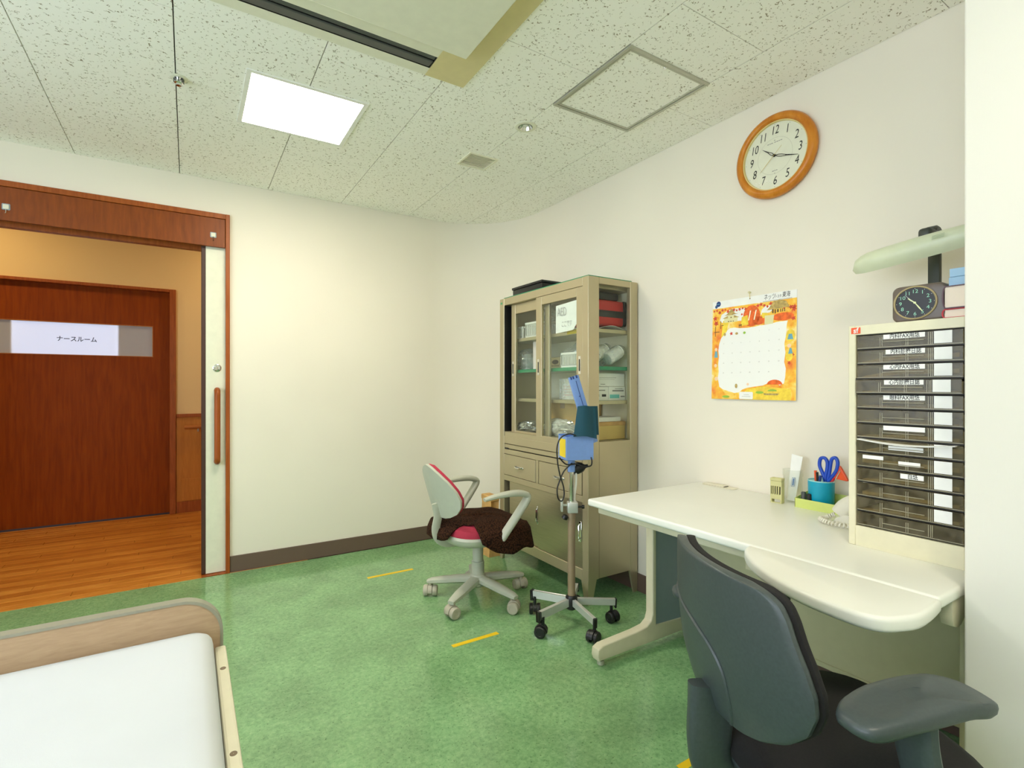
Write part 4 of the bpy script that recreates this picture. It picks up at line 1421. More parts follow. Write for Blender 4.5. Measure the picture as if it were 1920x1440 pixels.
for k in range(13):
    zt = Z1 - k * DH
    zb = zt - DH
    fx = UX0 + .003 - (.010 if k == 3 else 0)
    bm = new()
    box(bm, fx, fx + .0025, Y0 + .003, Y1 - .003, zb + .004, zt - .004, .0008, 1)
    dr = up('drawer', bm, M_smoke)
    bm = new()
    box(bm, fx + .003, UX1 - .02, Y0 + .003, Y1 - .003, zb + .0015, zb + .0035)
    box(bm, fx + .003, UX1 - .02, Y0 + .003, Y0 + .005, zb + .0035, zt - .010); box(bm, fx + .003, UX1 - .02, Y1 - .005, Y1 - .003, zb + .0035, zt - .010)
    part('drawer_tray', bm, M_smokeb, dr, None, True)
    bm = new()
    for yy in (.7115, .7065, .6465, .6415, .5935, .5885, .5845):
        box(bm, fx - .0006, fx, yy - .0008, yy + .0008, zb + .005, zt - (.012 if yy > .6 else .006))
    box(bm, fx - .002, fx, Y0 + .004, Y1 - .004, zb + .0025, zb + .0045)
    part('rib_set', bm, M_rib, dr, None, True, kind='stuff')
    bm = new()
    box(bm, fx - .004, fx, .602, .704, zb + .0175, zb + .0195, .0006, 1)
    part('pull_lip', bm, M_rib, dr, None, True)
    bm = new()
    box(bm, fx + .004, fx + .006, Y0 + .002, Y1 - .002, zt - .0025, zt + .0015)
    part('drawer_gap_shade', bm, M_smokedk, dr, None, True)  # dark strip painting the shade between drawer fronts
    if k < 12:
        bm = new(); box(bm, fx - .0009, fx - .0003, .5405, .5805, zb + .006, zt - .005)
        part('index_card', bm, M_paper, dr, None, True)
    if LB[k] is not None:
        if k == 9:
            y0_, y1_, z0_, z1_ = .604, .660, zb + .024, zb + .038
        elif k == 8:
            y0_, y1_, z0_, z1_ = .703, .758, zb + .026, zb + .037
        elif k == 7:
            y0_, y1_, z0_, z1_ = .605, .690, zb + .014, zb + .026
        else:
            y0_, y1_, z0_, z1_ = .601, .703 - .006 * (k % 2), zt - .0185, zt - .005
        bm = new(); box(bm, fx - .0012, fx - .0005, y0_, y1_, z0_, z1_)
        part('label_strip', bm, M_paper, dr, None, True)
        if LB[k]:
            bm = new(); text(bm, LB[k], .0158, MR((y0_ + y1_) / 2 - .002, (z0_ + z1_) / 2, fx - .0016), sx=.80, bold=.0002)
            part('lettering', bm, M_ink, dr, None, True)
        if k == 8:
            bm = new(); box(bm, fx - .0012, fx - .0005, .612, .665, zb + .016, zb + .028)
            part('label_strip', bm, M_paper, dr, None, True)
    if k in PILE:
        h = PILE[k]
        bm = new()
        w0 = .522 if k in (1, 2, 8) else .53
        def pile(u, v, h=h, k=k, zb=zb):
            return (UX0 + .012 + .29 * u, .528 + .235 * v - (.01 if k == 7 else 0), zb + .0045 + h * min(1, (.15 + 2.2 * (1 - v)) if k in (1, 2, 6, 7, 9, 11) else 1))
        sheet(bm, 3, 10, pile, min(h * .95, .012))
        single('paper_stack', bm, mat('used_paper', (226, 218, 194), .8) if k == 1 else bpy.data.materials['used_paper'], 'stack of papers inside the %s drawer of the desk drawer unit' % ['top', 'second', 'third', 'fourth', 'fifth', 'sixth', 'seventh', 'eighth', 'ninth', 'tenth', 'eleventh', 'twelfth'][k], 'paper stack', 'paper stacks in the drawer unit', smooth=30)
# bulging white papers that stick out of the eighth drawer
zt8 = Z1 - 7 * DH
bm = new()
sheet(bm, 6, 12, lambda u, v: (UX0 - .013 + .10 * u, .530 + .238 * v, zt8 - .004 - .010 * (1 - u) * math.sin(PI * v) + .004 * u), .002)
single('paper_sheets', bm, M_paper, 'white sheets sticking out between the seventh and eighth drawers', 'paper')

# ---------------------------------------------------------------- things on the drawer unit
ak = root('alarm_clock', 'taupe alarm clock with a round black dial on the drawer unit', 'alarm clock', (1.79, .625, UZ1))
bm = new(); prism(bm, rrect(.560, .689, UZ1, UZ1 + .104, .018, 6), 1.764, 1.815, Matrix(((0, 0, 1, 0), (1, 0, 0, 0), (0, 1, 0, 0), (0, 0, 0, 1))), .006, 3)
part('clock_body', bm, M_brownplastic, ak, 40, True)
cy_, cz_ = .631, UZ1 + .053
Mk = MR(cy_, cz_, 1.763) @ Matrix.Diagonal((1.06, .96, 1, 1))
bm = new(); lathe(bm, [(.0455, .0), (.0455, .004), (.0475, .006), (.0497, .004), (.0497, 0)], 48, Mk, cap=False)
part('clock_bezel', bm, mat('pale_gold_plastic', (206, 190, 150), .2, .5), ak, 40, True)
bm = new(); lathe(bm, [(.0005, .0012), (.0456, .0012)], 40, Mk, cap=False)
part('dial', bm, M_black, ak, None, True)
bm = new()
for h_ in range(1, 13):
    t = PI / 2 - h_ * PI / 6
    text(bm, str(h_), .0150, Mk @ Matrix.Translation((.0335 * math.cos(t), .0335 * math.sin(t), .0018)))
part('numerals', bm, M_lume, ak, None, True, kind='stuff')
bm = new()
for h_ in range(12):
    t = h_ * PI / 6
    flat(bm, disc(.0425 * math.cos(t), .0425 * math.sin(t), .0008, n=6), Mk, .0018)
part('minute_dots', bm, M_white, ak, None, True, kind='stuff')
def hand(bm, M, ang, l, w, z, tail=.0, th=.0006):
    t = R_(90 - ang)
    prism(bm, [(-tail, -w * .6), (l * .6, -w), (l, -w * .25), (l, w * .25), (l * .6, w), (-tail, w * .6)], z, z + th, M @ Matrix.Rotation(t, 4, 'Z'))
bm = new(); hand(bm, Mk, 312, .022, .0019, .0022); lathe(bm, [(.003, .002), (.003, .0045), (.0005, .0045)], 12, Mk); part('hour_hand', bm, M_hand, ak, None, True)
bm = new(); hand(bm, Mk, 148, .033, .0017, .003); part('minute_hand', bm, M_hand, ak, None, True)
bm = new(); hand(bm, Mk, 318, .034, .0004, .0036); part('second_hand', bm, M_white, ak, None, True)
# books and the blue pad
b1 = root('book', 'closed red book with white page edges, lower of the two on the drawer unit', 'book', (1.85, .52, UZ1), group='books on the drawer unit')
def book(rt, x0, x1, y0, y1, z0, z1, mc, t=.003):
    bm = new()
    box(bm, x0, x1, y0, y1, z0, z0 + t); box(bm, x0, x1, y0, y1, z1 - t, z1)
    n = 8
    rr = []
    for k in range(n + 1):
        a = PI / 2 - PI * k / n
        h = (z1 - z0) / 2
        rr.append((y1 + .008 * math.cos(a), (z0 + z1) / 2 + h * math.sin(a)))
    inner = [(y1 + .004 * math.cos(PI / 2 - PI * k / n), (z0 + z1) / 2 + ((z1 - z0) / 2 - t) * math.sin(PI / 2 - PI * k / n)) for k in range(n, -1, -1)]
    prism(bm, rr + inner, x0, x1, Matrix(((0, 0, 1, 0), (1, 0, 0, 0), (0, 1, 0, 0), (0, 0, 0, 1))))
    part('cover', bm, mc, rt, 40, True)
    bm = new(); box(bm, x0 + .003, x1 - .003, y0 + .003, y1 + .002, z0 + t, z1 - t)
    part('page_block', bm, M_pages, rt, None, True)
book(b1, 1.762, 1.93, .470, .562, UZ1, UZ1 + .026, M_bookred)
b2 = root('book', 'thick dark maroon book with cream page edges lying on the red book', 'book', (1.85, .52, UZ1 + .026), group='books on the drawer unit')
book(b2, 1.757, 1.935, .470, .560, UZ1 + .026, UZ1 + .088, M_maroon)
bp = root('memo_pad', 'pale blue memo pad lying on top of the maroon book', 'pad', (1.83, .51, UZ1 + .088))
bm = new(); box(bm, 1.775, 1.90, .470, .558, UZ1 + .088, UZ1 + .113, .001, 1); part('lower_pad', bm, M_lblue, bp, None, True)
bm = new(); box(bm, 1.777, 1.90, .471, .557, UZ1 + .114, UZ1 + .137, .001, 1); part('upper_pad', bm, M_lblue, bp, None, True)

# ---------------------------------------------------------------- desk lamp
lp = root('desk_lamp', 'pale green desk lamp on a dark arm standing behind the drawer unit', 'lamp', (2.12, .704, ZD))
bm = new(); lathe(bm, [(.075, ZD), (.078, ZD + .004), (.074, ZD + .018), (.03, ZD + .026)], 32, Matrix.Translation((2.156, .704, 0)))
part('lamp_base', bm, M_lamparm, lp, 40, True)
bm = new(); box(bm, 2.108, 2.132, .687, .721, ZD + .02, 1.70, .006, 2)
part('lamp_arm', bm, M_lamparm, lp, 40, True)
bm = new(); lathe(bm, [(.001, -.018), (.028, -.018), (.034, -.012), (.034, .012), (.028, .018), (.001, .018)], 24, Matrix.Translation((2.105, .704, 1.700)) @ Matrix.Rotation(R_(90), 4, 'X'))
box(bm, 2.03, 2.11, .684, .722, 1.680, 1.718, .012, 3)
part('hinge', bm, M_lamparm, lp, 40, True)
bm = new()
rings = []
for k in range(25):
    t = k / 24
    y = .903 - .432 * t
    zc = 1.606 + .045 * t
    e = min(1, math.sqrt(max(0, 1 - (1 - min(1, t / .16)) ** 2)) * 1.0 + .02) if t < .16 else (min(1, math.sqrt(max(0, 1 - (1 - min(1, (1 - t) / .12)) ** 2)) + .05) if t > .88 else 1)
    wv = .040 * (.62 + .38 * math.sin(PI * min(1, .25 + t * .65))) * (e ** .6)
    hv = .047 * (.70 + .35 * math.sin(PI * min(1, .2 + t * .65))) * (e ** .8)
    ringp = []
    for j in range(20):
        a = PI * j / 19
        qx, qz = wv * math.cos(a), -.008 + 1.08 * hv * math.sin(a) ** .9
        ringp.append(Vector((2.0 + qx * .70 - qz * .71, y, zc + .012 + qx * .71 + qz * .70)))
    rings.append(ringp)
loft(bm, rings)
part('lamp_shade', bm, M_lamphead, lp, 45, True)
bm = new(); tube(bm, [(2.0, .86, 1.628), (2.0, .52, 1.662)], .009, 10)
part('lamp_tube', bm, M_white, lp, 40, True)
bm = new()
for k in range(3):
    flat(bm, [(-.016, .0035 - .005 * k), (.016, .0035 - .005 * k), (.016, .0015 - .005 * k), (-.016, .0015 - .005 * k)], frame3((1.9525, .640, 1.664), (0, -.995, .104), (.30, 0, 1)))
part('rating_sticker', bm, mat('faint_green_print', (160, 178, 150), .5), lp, None, True, kind='stuff')

# ---------------------------------------------------------------- telephone
ph = root('telephone', 'ivory desk telephone with a coiled cord beside the drawer unit', 'telephone', (2.02, .87, ZD))
Mp = frame3((2.03, 0, ZD), (0, -1, 0), (0, 0, 1))
bm = new()
rings = []
for y, z in ((.835, .045), (.87, .043), (.91, .034), (.932, .022), (.942, .006)):
    rings.append([Vector((1.945, y, ZD)), Vector((2.125, y, ZD)), Vector((2.125, y, ZD + z)), Vector((1.945, y, ZD + z))])
loft(bm, rings)
part('phone_base', bm, M_phone, ph, None, True)
bm = new()
hp = catmull([(1.985, .820, .800), (1.985, .85, .802), (1.985, .885, .792), (1.985, .915, .769), (1.985, .932, .742)], 6)
m = len(hp)
tube(bm, hp, [((.024 + .008 * (k / m)), (.026 + .006 * math.sin(PI * k / m)) if k > 1 else .018) for k in range(m)], 14, up=(1, 0, .001), sq=.75)
part('handset', bm, M_phone, ph, 45, True)
bm = new()
axis = catmull([(1.985, .955, .735), (1.972, .975, .722), (1.955, .985, .718), (1.93, .975, .7205), (1.91, .945, .7205), (1.905, .90, .7205), (1.925, .86, .7205), (1.95, .838, .7205)], 16)
pts = []
nn = 28
L = len(axis) - 1
for k in range(nn * 8):
    s = k / (nn * 8 - 1) * L
    i = min(int(s), L - 1)
    p = axis[i].lerp(axis[i + 1], s - i)
    d = (axis[i + 1] - axis[i]).normalized()
    n1 = d.cross(Vector((0, 0, 1))).normalized()
    n2 = n1.cross(d)
    a = 2 * PI * k / 8
    pts.append(p + n1 * .0066 * math.cos(a) + n2 * .0066 * math.sin(a))
tube(bm, pts, .0030, 6)
part('coiled_cord', bm, M_phone, ph, 60, True)

# ---------------------------------------------------------------- pen tray, cup and small things
pt_ = root('pen_tray', 'lime green card tray holding a turquoise pen cup on the desk', 'tray', (2.135, 1.08, ZD))
bm = new()
tx0, tx1, ty0, ty1 = 2.086, 2.200, .985, 1.156
box(bm, tx0, tx1, ty0, ty1, ZD, ZD + .002)
box(bm, tx0, tx0 + .0015, ty0, ty1, ZD + .002, ZD + .037); box(bm, tx1 - .0015, tx1, ty0, ty1, ZD + .002, ZD + .058)
for y in (ty0, ty1 - .0015):
    prism(bm, [(tx0, ZD + .002), (tx1, ZD + .002), (tx1, ZD + .058), (tx0, ZD + .037)], y, y + .0015, Mside)
part('tray_body', bm, M_lime, pt_, None, True)
cup = root('pen_cup', 'turquoise plastic pen cup standing in the lime tray', 'cup', (2.144, 1.082, ZD + .002))
bm = new(); pad(bm, .047, .047, 2, [(.93, 0), (.96, .002), (1.0, .106), (1.0, .110), (.95, .110), (.93, .106), (.90, .006), (.3, .005)])
part('cup_body', bm, M_cup, cup)
bm = new(); pad(bm, .047, .047, 2, [(1.002, .1085), (1.01, .1105), (.99, .1125), (.945, .111), (.945, .107)])
part('cup_rim', bm, mat('pale_turquoise_rim', (150, 206, 206), .4), cup)
def in_plane(origin, pts):
    """points given as (right, up) in a vertical plane facing the room, right = -Y"""
    return [(origin[0] + (p[2] if len(p) > 2 else 0), origin[1] - p[0], origin[2] + p[1]) for p in pts]
cz0 = ZD + .112
sco = (2.140, 1.064, cz0)
sc_ = root('scissors', 'scissors with blue loop handles standing in the turquoise cup', 'scissors', (sco[0], sco[1], ZD + .01))
for k, loop in enumerate(([(.0, .0), (-.010, .03), (-.022, .06), (-.018, .088), (-.002, .092), (.008, .075), (.006, .045), (.0, .02)], [(.004, .0), (.012, .03), (.016, .06), (.022, .09), (.036, .097), (.044, .08), (.040, .05), (.026, .025), (.012, .006)])):
    bm = new()
    tube(bm, catmull(in_plane(sco, [(a, b, .004 * k) for a, b in loop] + [(loop[0][0], loop[0][1], .004 * k)]), 4)[:-1], .0068, 8, closed=True)
    part('handle', bm, M_scis, sc_, 60, True)
    bm = new()
    prism(bm, [(1.064 - .004 * (1 - 2 * k) - .004, ZD + .012), (1.064 - .004 * (1 - 2 * k) + .004, ZD + .012), (1.068 + .003 * k, cz0 + .012), (1.058 + .003 * k, cz0 + .012)], 2.1385 + .003 * k, 2.1405 + .003 * k, Matrix(((0, 0, 1, 0), (1, 0, 0, 0), (0, 1, 0, 0), (0, 0, 0, 1))))
    part('blade', bm, M_chrome, sc_, None, True)
hm = root('reflex_hammer', 'orange triangular reflex hammer standing in the turquoise cup', 'hammer', (2.150, 1.05, ZD + .01))
bm = new()
prism(bm, [(p.x, p.y) for p in catmull([(-.022, .022, 0), (.000, .064, 0), (.006, .066, 0), (.011, .060, 0), (.034, .018, 0), (.032, .012, 0), (.026, .012, 0), (-.018, .016, 0), (-.022, .022, 0)], 4)[:-1]], -.007, .007, MR(1.020, cz0, 2.150), .002, 2)
part('rubber_head', bm, M_orange, hm, 40, True)
bm = new(); tube(bm, in_plane((2.150, 1.030, cz0), [(.020, .050, -.008), (.004, .016, -.008), (-.008, -.004, -.004), (-.018, -.04, 0), (-.020, -.09, 0)]), .0022, 8)
part('metal_shaft', bm, M_chrome, hm, 40, True)
bm = new(); tube(bm, in_plane((2.146, 1.030, cz0), [(-.004, .018), (-.016, -.006), (-.024, -.05), (-.026, -.095)]), .0055, 8)
part('grip', bm, M_redp, hm, 40, True)
for k, (nm, lab, px, top, m_, m2) in enumerate((('pen', 'orange capped pen at the left of the turquoise cup', -.026, .040, M_orange, M_redp), ('pen', 'black pen beside the orange one in the turquoise cup', -.020, .034, M_black, M_black), ('pen', 'navy pen leaning in the turquoise cup below the scissors', -.012, .022, M_bluedk, M_bluedk))):
    p = root(nm, lab, 'pen', (2.13, 1.085 - px, ZD + .01), group='pens in the cup')
    pts = in_plane((2.128, 1.068, cz0), [(px + .012, -.095), (px, 0), (px - .002 + .006 * (k == 2), top)])
    bm = new(); tube(bm, [pts[0], pts[1]], .0045, 8); part('barrel', bm, m2, p, 40, True)
    bm = new(); tube(bm, [pts[1], pts[2]], .0052, 8); part('cap', bm, m_, p, 40, True)
for k, (px, lab, top) in enumerate(((1.128, 'small black and white glue bottle, left one in the lime tray', .062), (1.106, 'small black bottle with a white band, right one in the lime tray', .058))):
    v = root('small_bottle', lab, 'bottle', (2.10, px, ZD + .002), group='bottles in the lime tray')
    bm = new(); lathe(bm, [(.008, 0), (.009, .002), (.009, top * .45), (.0085, top * .46)], 16); part('bottle_body', bm, M_white if k == 0 else M_ink, v)
    bm = new(); lathe(bm, [(.009, top * .46), (.0092, top * .5), (.0092, top - .004), (.007, top)], 16); part('bottle_cap', bm, M_ink if k else M_dark, v)
    bm = new(); lathe(bm, [(.0093, top * .2), (.0093, top * .36)], 16, cap=False); part('bottle_band', bm, M_paper, v)
jr = root('plastic_jar', 'clear plastic jar holding a paper sleeve on the desk', 'jar', (2.172, 1.212, ZD))
bm = new(); lathe(bm, [(.034, 0), (.036, .003), (.036, .108), (.039, .110), (.039, .135), (.037, .137), (.036, .135), (.036, .112), (.0345, .108), (.0345, .004), (.001, .004)], 28)
part('jar_body', bm, clear('jar_plastic', (253, 254, 252), .03, .06, .03, fres=.15), jr)
sl = root('paper_sleeve', 'white printed thermometer sleeve standing in the clear jar', 'sleeve', (2.165, 1.205, ZD + .006))
bm = new()
sheet(bm, 4, 8, lambda u, v: (2.160 + .012 * v, 1.222 - .034 * v * 0 - (.034 + .012 * v) * u - .014 * v + .008, ZD + .006 + .196 * v - .008 * u * v), .0015)
part('sleeve_paper', bm, M_paper, sl, 40, True)
bm = new()
Ms = frame3((2.1575, 1.202, ZD + .085), (0, -1, .05), (.065, -.10, 1))
for a in ((-.007, .007, -.018, .020),):
    for s in ((a[0], a[1], a[2], a[2] + .0015), (a[0], a[1], a[3] - .0015, a[3]), (a[0], a[0] + .0015, a[2], a[3]), (a[1] - .0015, a[1], a[2], a[3])):
        flat(bm, [(s[0], s[2]), (s[1], s[2]), (s[1], s[3]), (s[0], s[3])], Ms)
flat(bm, [(-.003, -.014), (.003, -.014), (.003, .016), (-.003, .016)], Ms)
part('blue_print', bm, mat('blue_print', (70, 120, 180), .6), sl, None, True, kind='stuff')
gd = root('slotted_dispenser', 'small pale olive plastic dispenser with slots standing on the desk', 'dispenser', (2.098, 1.24, ZD))
Mg = Matrix.Translation((2.098, 1.236, ZD)) @ Matrix.Rotation(R_(8), 4, 'Z')
bm = new()
box(bm, -.016, .016, -.024, .024, .092, .104, .002, 1, Mg)
box(bm, -.014, .014, -.023, .023, .070, .092, .001, 1, Mg)
box(bm, -.014, .014, -.023, .023, .016, .036, .001, 1, Mg)
for y0_, y1_ in ((-.023, -.0185), (-.0125, -.008), (-.003, .001), (.006, .0095), (.0135, .0165), (.0205, .023)):
    box(bm, -.014, -.008, y0_, y1_, .036, .070, 0, 1, Mg)
box(bm, -.008, .014, -.023, .023, .036, .070, 0, 1, Mg)
box(bm, -.014, .014, -.023, -.017, 0, .016, .001, 1, Mg); box(bm, -.014, .014, .017, .023, 0, .016, .001, 1, Mg); box(bm, -.014, -.010, -.017, .017, 0, .004, 0, 1, Mg)
part('dispenser_body', bm, M_gadget, gd, None, True)
bm = new(); box(bm, -.0082, -.0078, -.022, .022, .037, .069, 0, 1, Mg); part('slot_back', bm, M_ink, gd, None, True)

# ---------------------------------------------------------------- wall clock
wk = root('wall_clock', 'round wooden wall clock with black italic numerals high on the right wall', 'clock', (XR, 1.316, 2.045))
Mw = MR(1.316, 2.228, XR)
bm = new(); lathe(bm, [(.172, .0), (.184, .010), (.186, .022), (.180, .034), (.168, .041), (.156, .040), (.150, .032), (.149, .022)], 72, Mw, cap=False)
part('wooden_rim', bm, M_clockw, wk, 50, True)
bm = new(); lathe(bm, [(.1495, .020), (.1495, .030), (.146, .030), (.144, .022)], 72, Mw, cap=False)
part('inner_ring', bm, mat('pale_gold_ring', (226, 206, 140), .35), wk, 50, True)
bm = new(); lathe(bm, [(.0005, .021), (.1495, .021)], 64, Mw, cap=False)
part('dial', bm, M_face, wk, None, True)
bm = new()
for h_ in range(1, 13):
    t = PI / 2 - h_ * PI / 6
    text(bm, str(h_), .053, Mw @ Matrix.Translation((.112 * math.cos(t), .112 * math.sin(t), .0216)), shear=.22, sx=.70)
part('numerals', bm, M_ink, wk, None, True, kind='stuff')
bm = new()
for h_ in range(12):
    t = h_ * PI / 6
    flat(bm, disc(.138 * math.cos(t), .138 * math.sin(t), .0015, n=8), Mw, .0216)
flat(bm, disc(0, -.078, .002, n=8), Mw, .0216)
for (x0_, x1_, z0_) in ((-.034, -.026, .058), (-.024, -.018, .058), (-.016, -.008, .058), (-.002, .006, .058), (.008, .016, .058), (.018, .024, .058), (.026, .034, .058), (-.003, .003, .067), (-.012, -.004, -.068), (-.002, .004, -.068), (.006, .012, -.068)):
    flat(bm, [(x0_, z0_), (x1_, z0_), (x1_, z0_ + .003), (x0_, z0_ + .003)], Mw, .0216)
part('dial_marks', bm, M_greyink, wk, None, True, kind='stuff')
bm = new()
lathe(bm, [(.0795, .0214), (.0805, .0214)], 64, Mw, cap=False)
part('dial_circle', bm, mat('faint_ring_ink', (190, 190, 172), .6), wk, None, True)
def leafhand(bm, ang, l, w, z):
    t = R_(90 - ang)
    Mh = Mw @ Matrix.Rotation(t, 4, 'Z')
    for s in (-1, 1):
        tube(bm, [Mh @ Vector(p) for p in ((.004, 0, z), (l * .18, s * w, z), (l * .30, s * w, z), (l * .5, s * w * .35, z), (l * .62, 0, z))], .0013, 5)
    prism(bm, [(l * .48, -.002), (l * .62, -.0022), (l, -.0005), (l, .0005), (l * .62, .0022), (l * .48, .002)], z - .0006, z + .0006, Mh)
bm = new(); leafhand(bm, 309, .072, .0045, .0245); part('hour_hand', bm, M_ink, wk, None, True, kind=None)
bm = new(); leafhand(bm, 108, .112, .0045, .0268); lathe(bm, [(.006, .024), (.006, .029), (.001, .029)], 14, Mw); part('minute_hand', bm, M_ink, wk, None, True)
bm = new(); hand(bm, Mw, 228, .088, .0009, .029, .048); part('second_hand', bm, M_gold, wk, None, True)
bm = new(); lathe(bm, [(.0005, .0395), (.12, .037), (.149, .032)], 48, Mw, cap=False)
part('glass_cover', bm, clear('clock_glass', (253, 253, 251), .0, .02, fres=.03), wk, 50, True)

# ---------------------------------------------------------------- calendar
ca = root('calendar', 'november wall calendar with an orange autumn border hanging on the right wall', 'calendar', (XR, 1.44, 1.137))
cw, ch_ = .423, .484
th_c = math.atan2(.010, ch_)
Mcal = frame3((XR - .0115, 1.4385, 1.137), (0, -1, 0), (math.sin(th_c), 0, math.cos(th_c)))   # origin bottom centre, x right, y up
bm = new(); box(bm, -cw / 2, cw / 2, 0, ch_, -.0022, 0, 0, 1, Mcal)
part('sheet', bm, M_paper, ca, None, True)
def water_mat():
    m, nt, b, out = nodes('autumn_watercolour_print')
    v = coords(nt)
    f = noise(nt, v, 14, 3, .55, .4)
    g_ = noise(nt, v, 38, 2, .5)
    c1 = ramp(nt, f, [(.28, (238, 120, 56)), (.38, (246, 160, 60)), (.48, (250, 192, 62)), (.58, (252, 218, 110)), (.66, (254, 236, 190)), (.76, (248, 176, 84))])
    c2 = ramp(nt, g_, [(.25, (240, 200, 120)), (.45, (255, 255, 255))])
    mx = nt.nodes.new('ShaderNodeMix'); mx.data_type = 'RGBA'; mx.blend_type = 'MULTIPLY'; mx.inputs[0].default_value = .8
    nt.links.new(c1, mx.inputs[6]); nt.links.new(c2, mx.inputs[7])
    nt.links.new(mx.outputs[2], b.inputs['Base Color'])
    b.inputs['Roughness'].default_value = .7
    return m
M_water = water_mat()
P_or = mat('print_deep_orange', (234, 104, 40), .7, var=.12, vs=60)
P_rd = mat('print_maple_red', (212, 76, 52), .7, var=.1)
P_ye = mat('print_yellow', (250, 210, 70), .7, var=.08, vs=50)
P_gr = mat('print_green', (150, 190, 70), .7)
P_tn = mat('print_tan_roof', (182, 156, 92), .7, var=.15, vs=80)
P_br = mat('print_brown', (110, 84, 44), .7)
P_bl = mat('print_blue_emblem', (28, 58, 120), .7)
P_gy = mat('print_pale_grey', (170, 168, 160), .7)
P_bt = mat('print_soft_blue', (110, 170, 190), .7)
P_sk = mat('print_peach', (250, 214, 176), .7)
hw = cw / 2
ztop = ch_ - .036
lay = [.0004]
def pr(name, polys, m, kind=None):
    lay[0] += .00012
    bm = new()
    for p in polys:
        flat(bm, p, Mcal, lay[0])
    return part(name, bm, m, ca, None, True, kind=kind)
pr('watercolour_border', [[(-hw, 0), (hw, 0), (hw, ztop), (-hw, ztop)]], M_water)
inner = [(-.168, .060), (-.150, .048), (-.12, .040), (-.085, .030), (-.06, .034), (-.045, .046), (-.02, .055), (.02, .061), (.06, .066), (.088, .078), (.105, .084), (.122, .080), (.138, .066), (.158, .075), (.163, .10), (.166, .14), (.158, .17), (.163, .21), (.158, .25), (.165, .29), (.168, .335), (.172, .352), (.12, .350), (.09, .345), (.05, .343), (.02, .340), (-.02, .338), (-.06, .340), (-.09, .346), (-.115, .344), (-.128, .336), (-.138, .328), (-.155, .312), (-.165, .290), (-.172, .27), (-.176, .24), (-.172, .21), (-.176, .17), (-.172, .13), (-.178, .105), (-.172, .08)]
P_wh = mat('print_white', (242, 242, 238), .8, var=.0)
pr('white_date_field', [inner], P_wh)
pr('pale_sky', [[(-.170, .385), (-.15, .372), (-.125, .378), (-.05, .375), (-.035, .395), (-.03, .432), (-.06, .436), (-.10, .438), (-.13, .430), (-.16, .415)], [(.045, .392), (.09, .398), (.12, .42), (.12, .432), (.07, .43), (.05, .415)]], M_paper, kind='stuff')
rnd = random.Random(4)
def star_leaf(cx, cy, r, a):
    return [(cx + (r if k % 2 == 0 else r * .5) * math.cos(a + k * PI / 5), cy + (r if k % 2 == 0 else r * .5) * math.sin(a + k * PI / 5)) for k in range(10)]
pr('maple_leaves', [star_leaf(-hw + .01 + k * .0155, ztop - .008 - rnd.uniform(0, .014) - (.02 if k > 21 else 0), rnd.uniform(.007, .012), rnd.uniform(0, 6)) for k in range(27)] + [star_leaf(*p, rnd.uniform(0, 6)) for p in ((-.196, .40, .014), (-.19, .375, .015), (-.05, .405, .007), (.2, .40, .013), (.197, .36, .012), (.195, .20, .010), (.18, .165, .009), (-.105, .318, .010))], P_rd, kind='stuff')
pr('orange_blob', [disc(0, .392, .043, .050, 22), disc(.035, .366, .034, .020, 16), disc(.15, .372, .05, .018, 16), disc(.115, .070, .036, .022, 16, 0, PI)], P_or, kind='stuff')
pr('yellow_shapes', [[(-.055, .35), (-.015, .352), (-.02, .398), (-.05, .392)], [(.05, .40), (.075, .398), (.09, .375), (.055, .375)], [(-.15, .385), (-.12, .375), (-.13, .33), (-.16, .30), (-.155, .35)], [(-.04, .0), (.19, .0), (.19, .05), (.06, .062), (.0, .052), (-.03, .04)], disc(.185, .285, .02, .028, 14), disc(.18, .195, .017, .022, 14)], P_ye, kind='stuff')
pr('castle', [[(-.13, .414), (-.105, .440), (-.085, .414), (-.07, .410), (-.145, .408)], [(-.155, .394), (-.118, .410), (-.10, .410), (-.062, .394)], [(.085, .418), (.105, .445), (.135, .450), (.165, .440), (.180, .412), (.075, .408)]], P_tn, kind='stuff')
pr('castle_walls', [[(-.145, .374), (-.072, .374), (-.072, .394), (-.145, .394)], [(-.125, .394), (-.092, .394), (-.092, .408), (-.125, .408)], [(.065, .345), (.105, .345), (.11, .385), (.065, .385)]], mat('print_pale_stone', (226, 220, 170), .7), kind='stuff')
pr('dark_details', [[(x, y), (x + w, y), (x + w, y + h), (x, y + h)] for x, y, w, h in ((-.124, .376, .008, .004), (-.111, .376, .007, .004), (-.098, .376, .006, .004), (-.110, .394, .006, .006), (.100, .392, .007, .018), (.112, .390, .006, .018), (.123, .394, .008, .014), (.138, .394, .004, .014), (.147, .394, .004, .014), (.156, .394, .004, .014), (-.2, .33, .03, .003), (-.195, .31, .003, .05), (-.165, .345, .003, .04), (-.16, .36, .012, .003), (-.065, .352, .016, .005), (-.055, .352, .003, -.010), (-.064, .352, .003, -.010))], P_br, kind='stuff')
pr('little_people', [disc(-.188, .245, .008, .008, 12), disc(-.19, .165, .008, .009, 12), disc(-.015, .072, .006, .006, 12), disc(.18, .24, .009, .009, 12), disc(-.185, .10, .010, .010, 12)], P_sk, kind='stuff')
pr('little_coats', [[(-.198, .205), (-.178, .205), (-.182, .236), (-.194, .236)], [(.172, .268), (.198, .268), (.192, .292), (.178, .292)], [(.176, .205), (.196, .205), (.190, .230), (.182, .230)]], P_bt, kind='stuff')
pr('green_tufts', [disc(-.035, .316, .007, .006, 10), disc(.105, .040, .022, .009, 12, 0, PI), disc(-.13, .012, .02, .006, 10), disc(.045, .034, .02, .006, 10)], P_gr, kind='stuff')
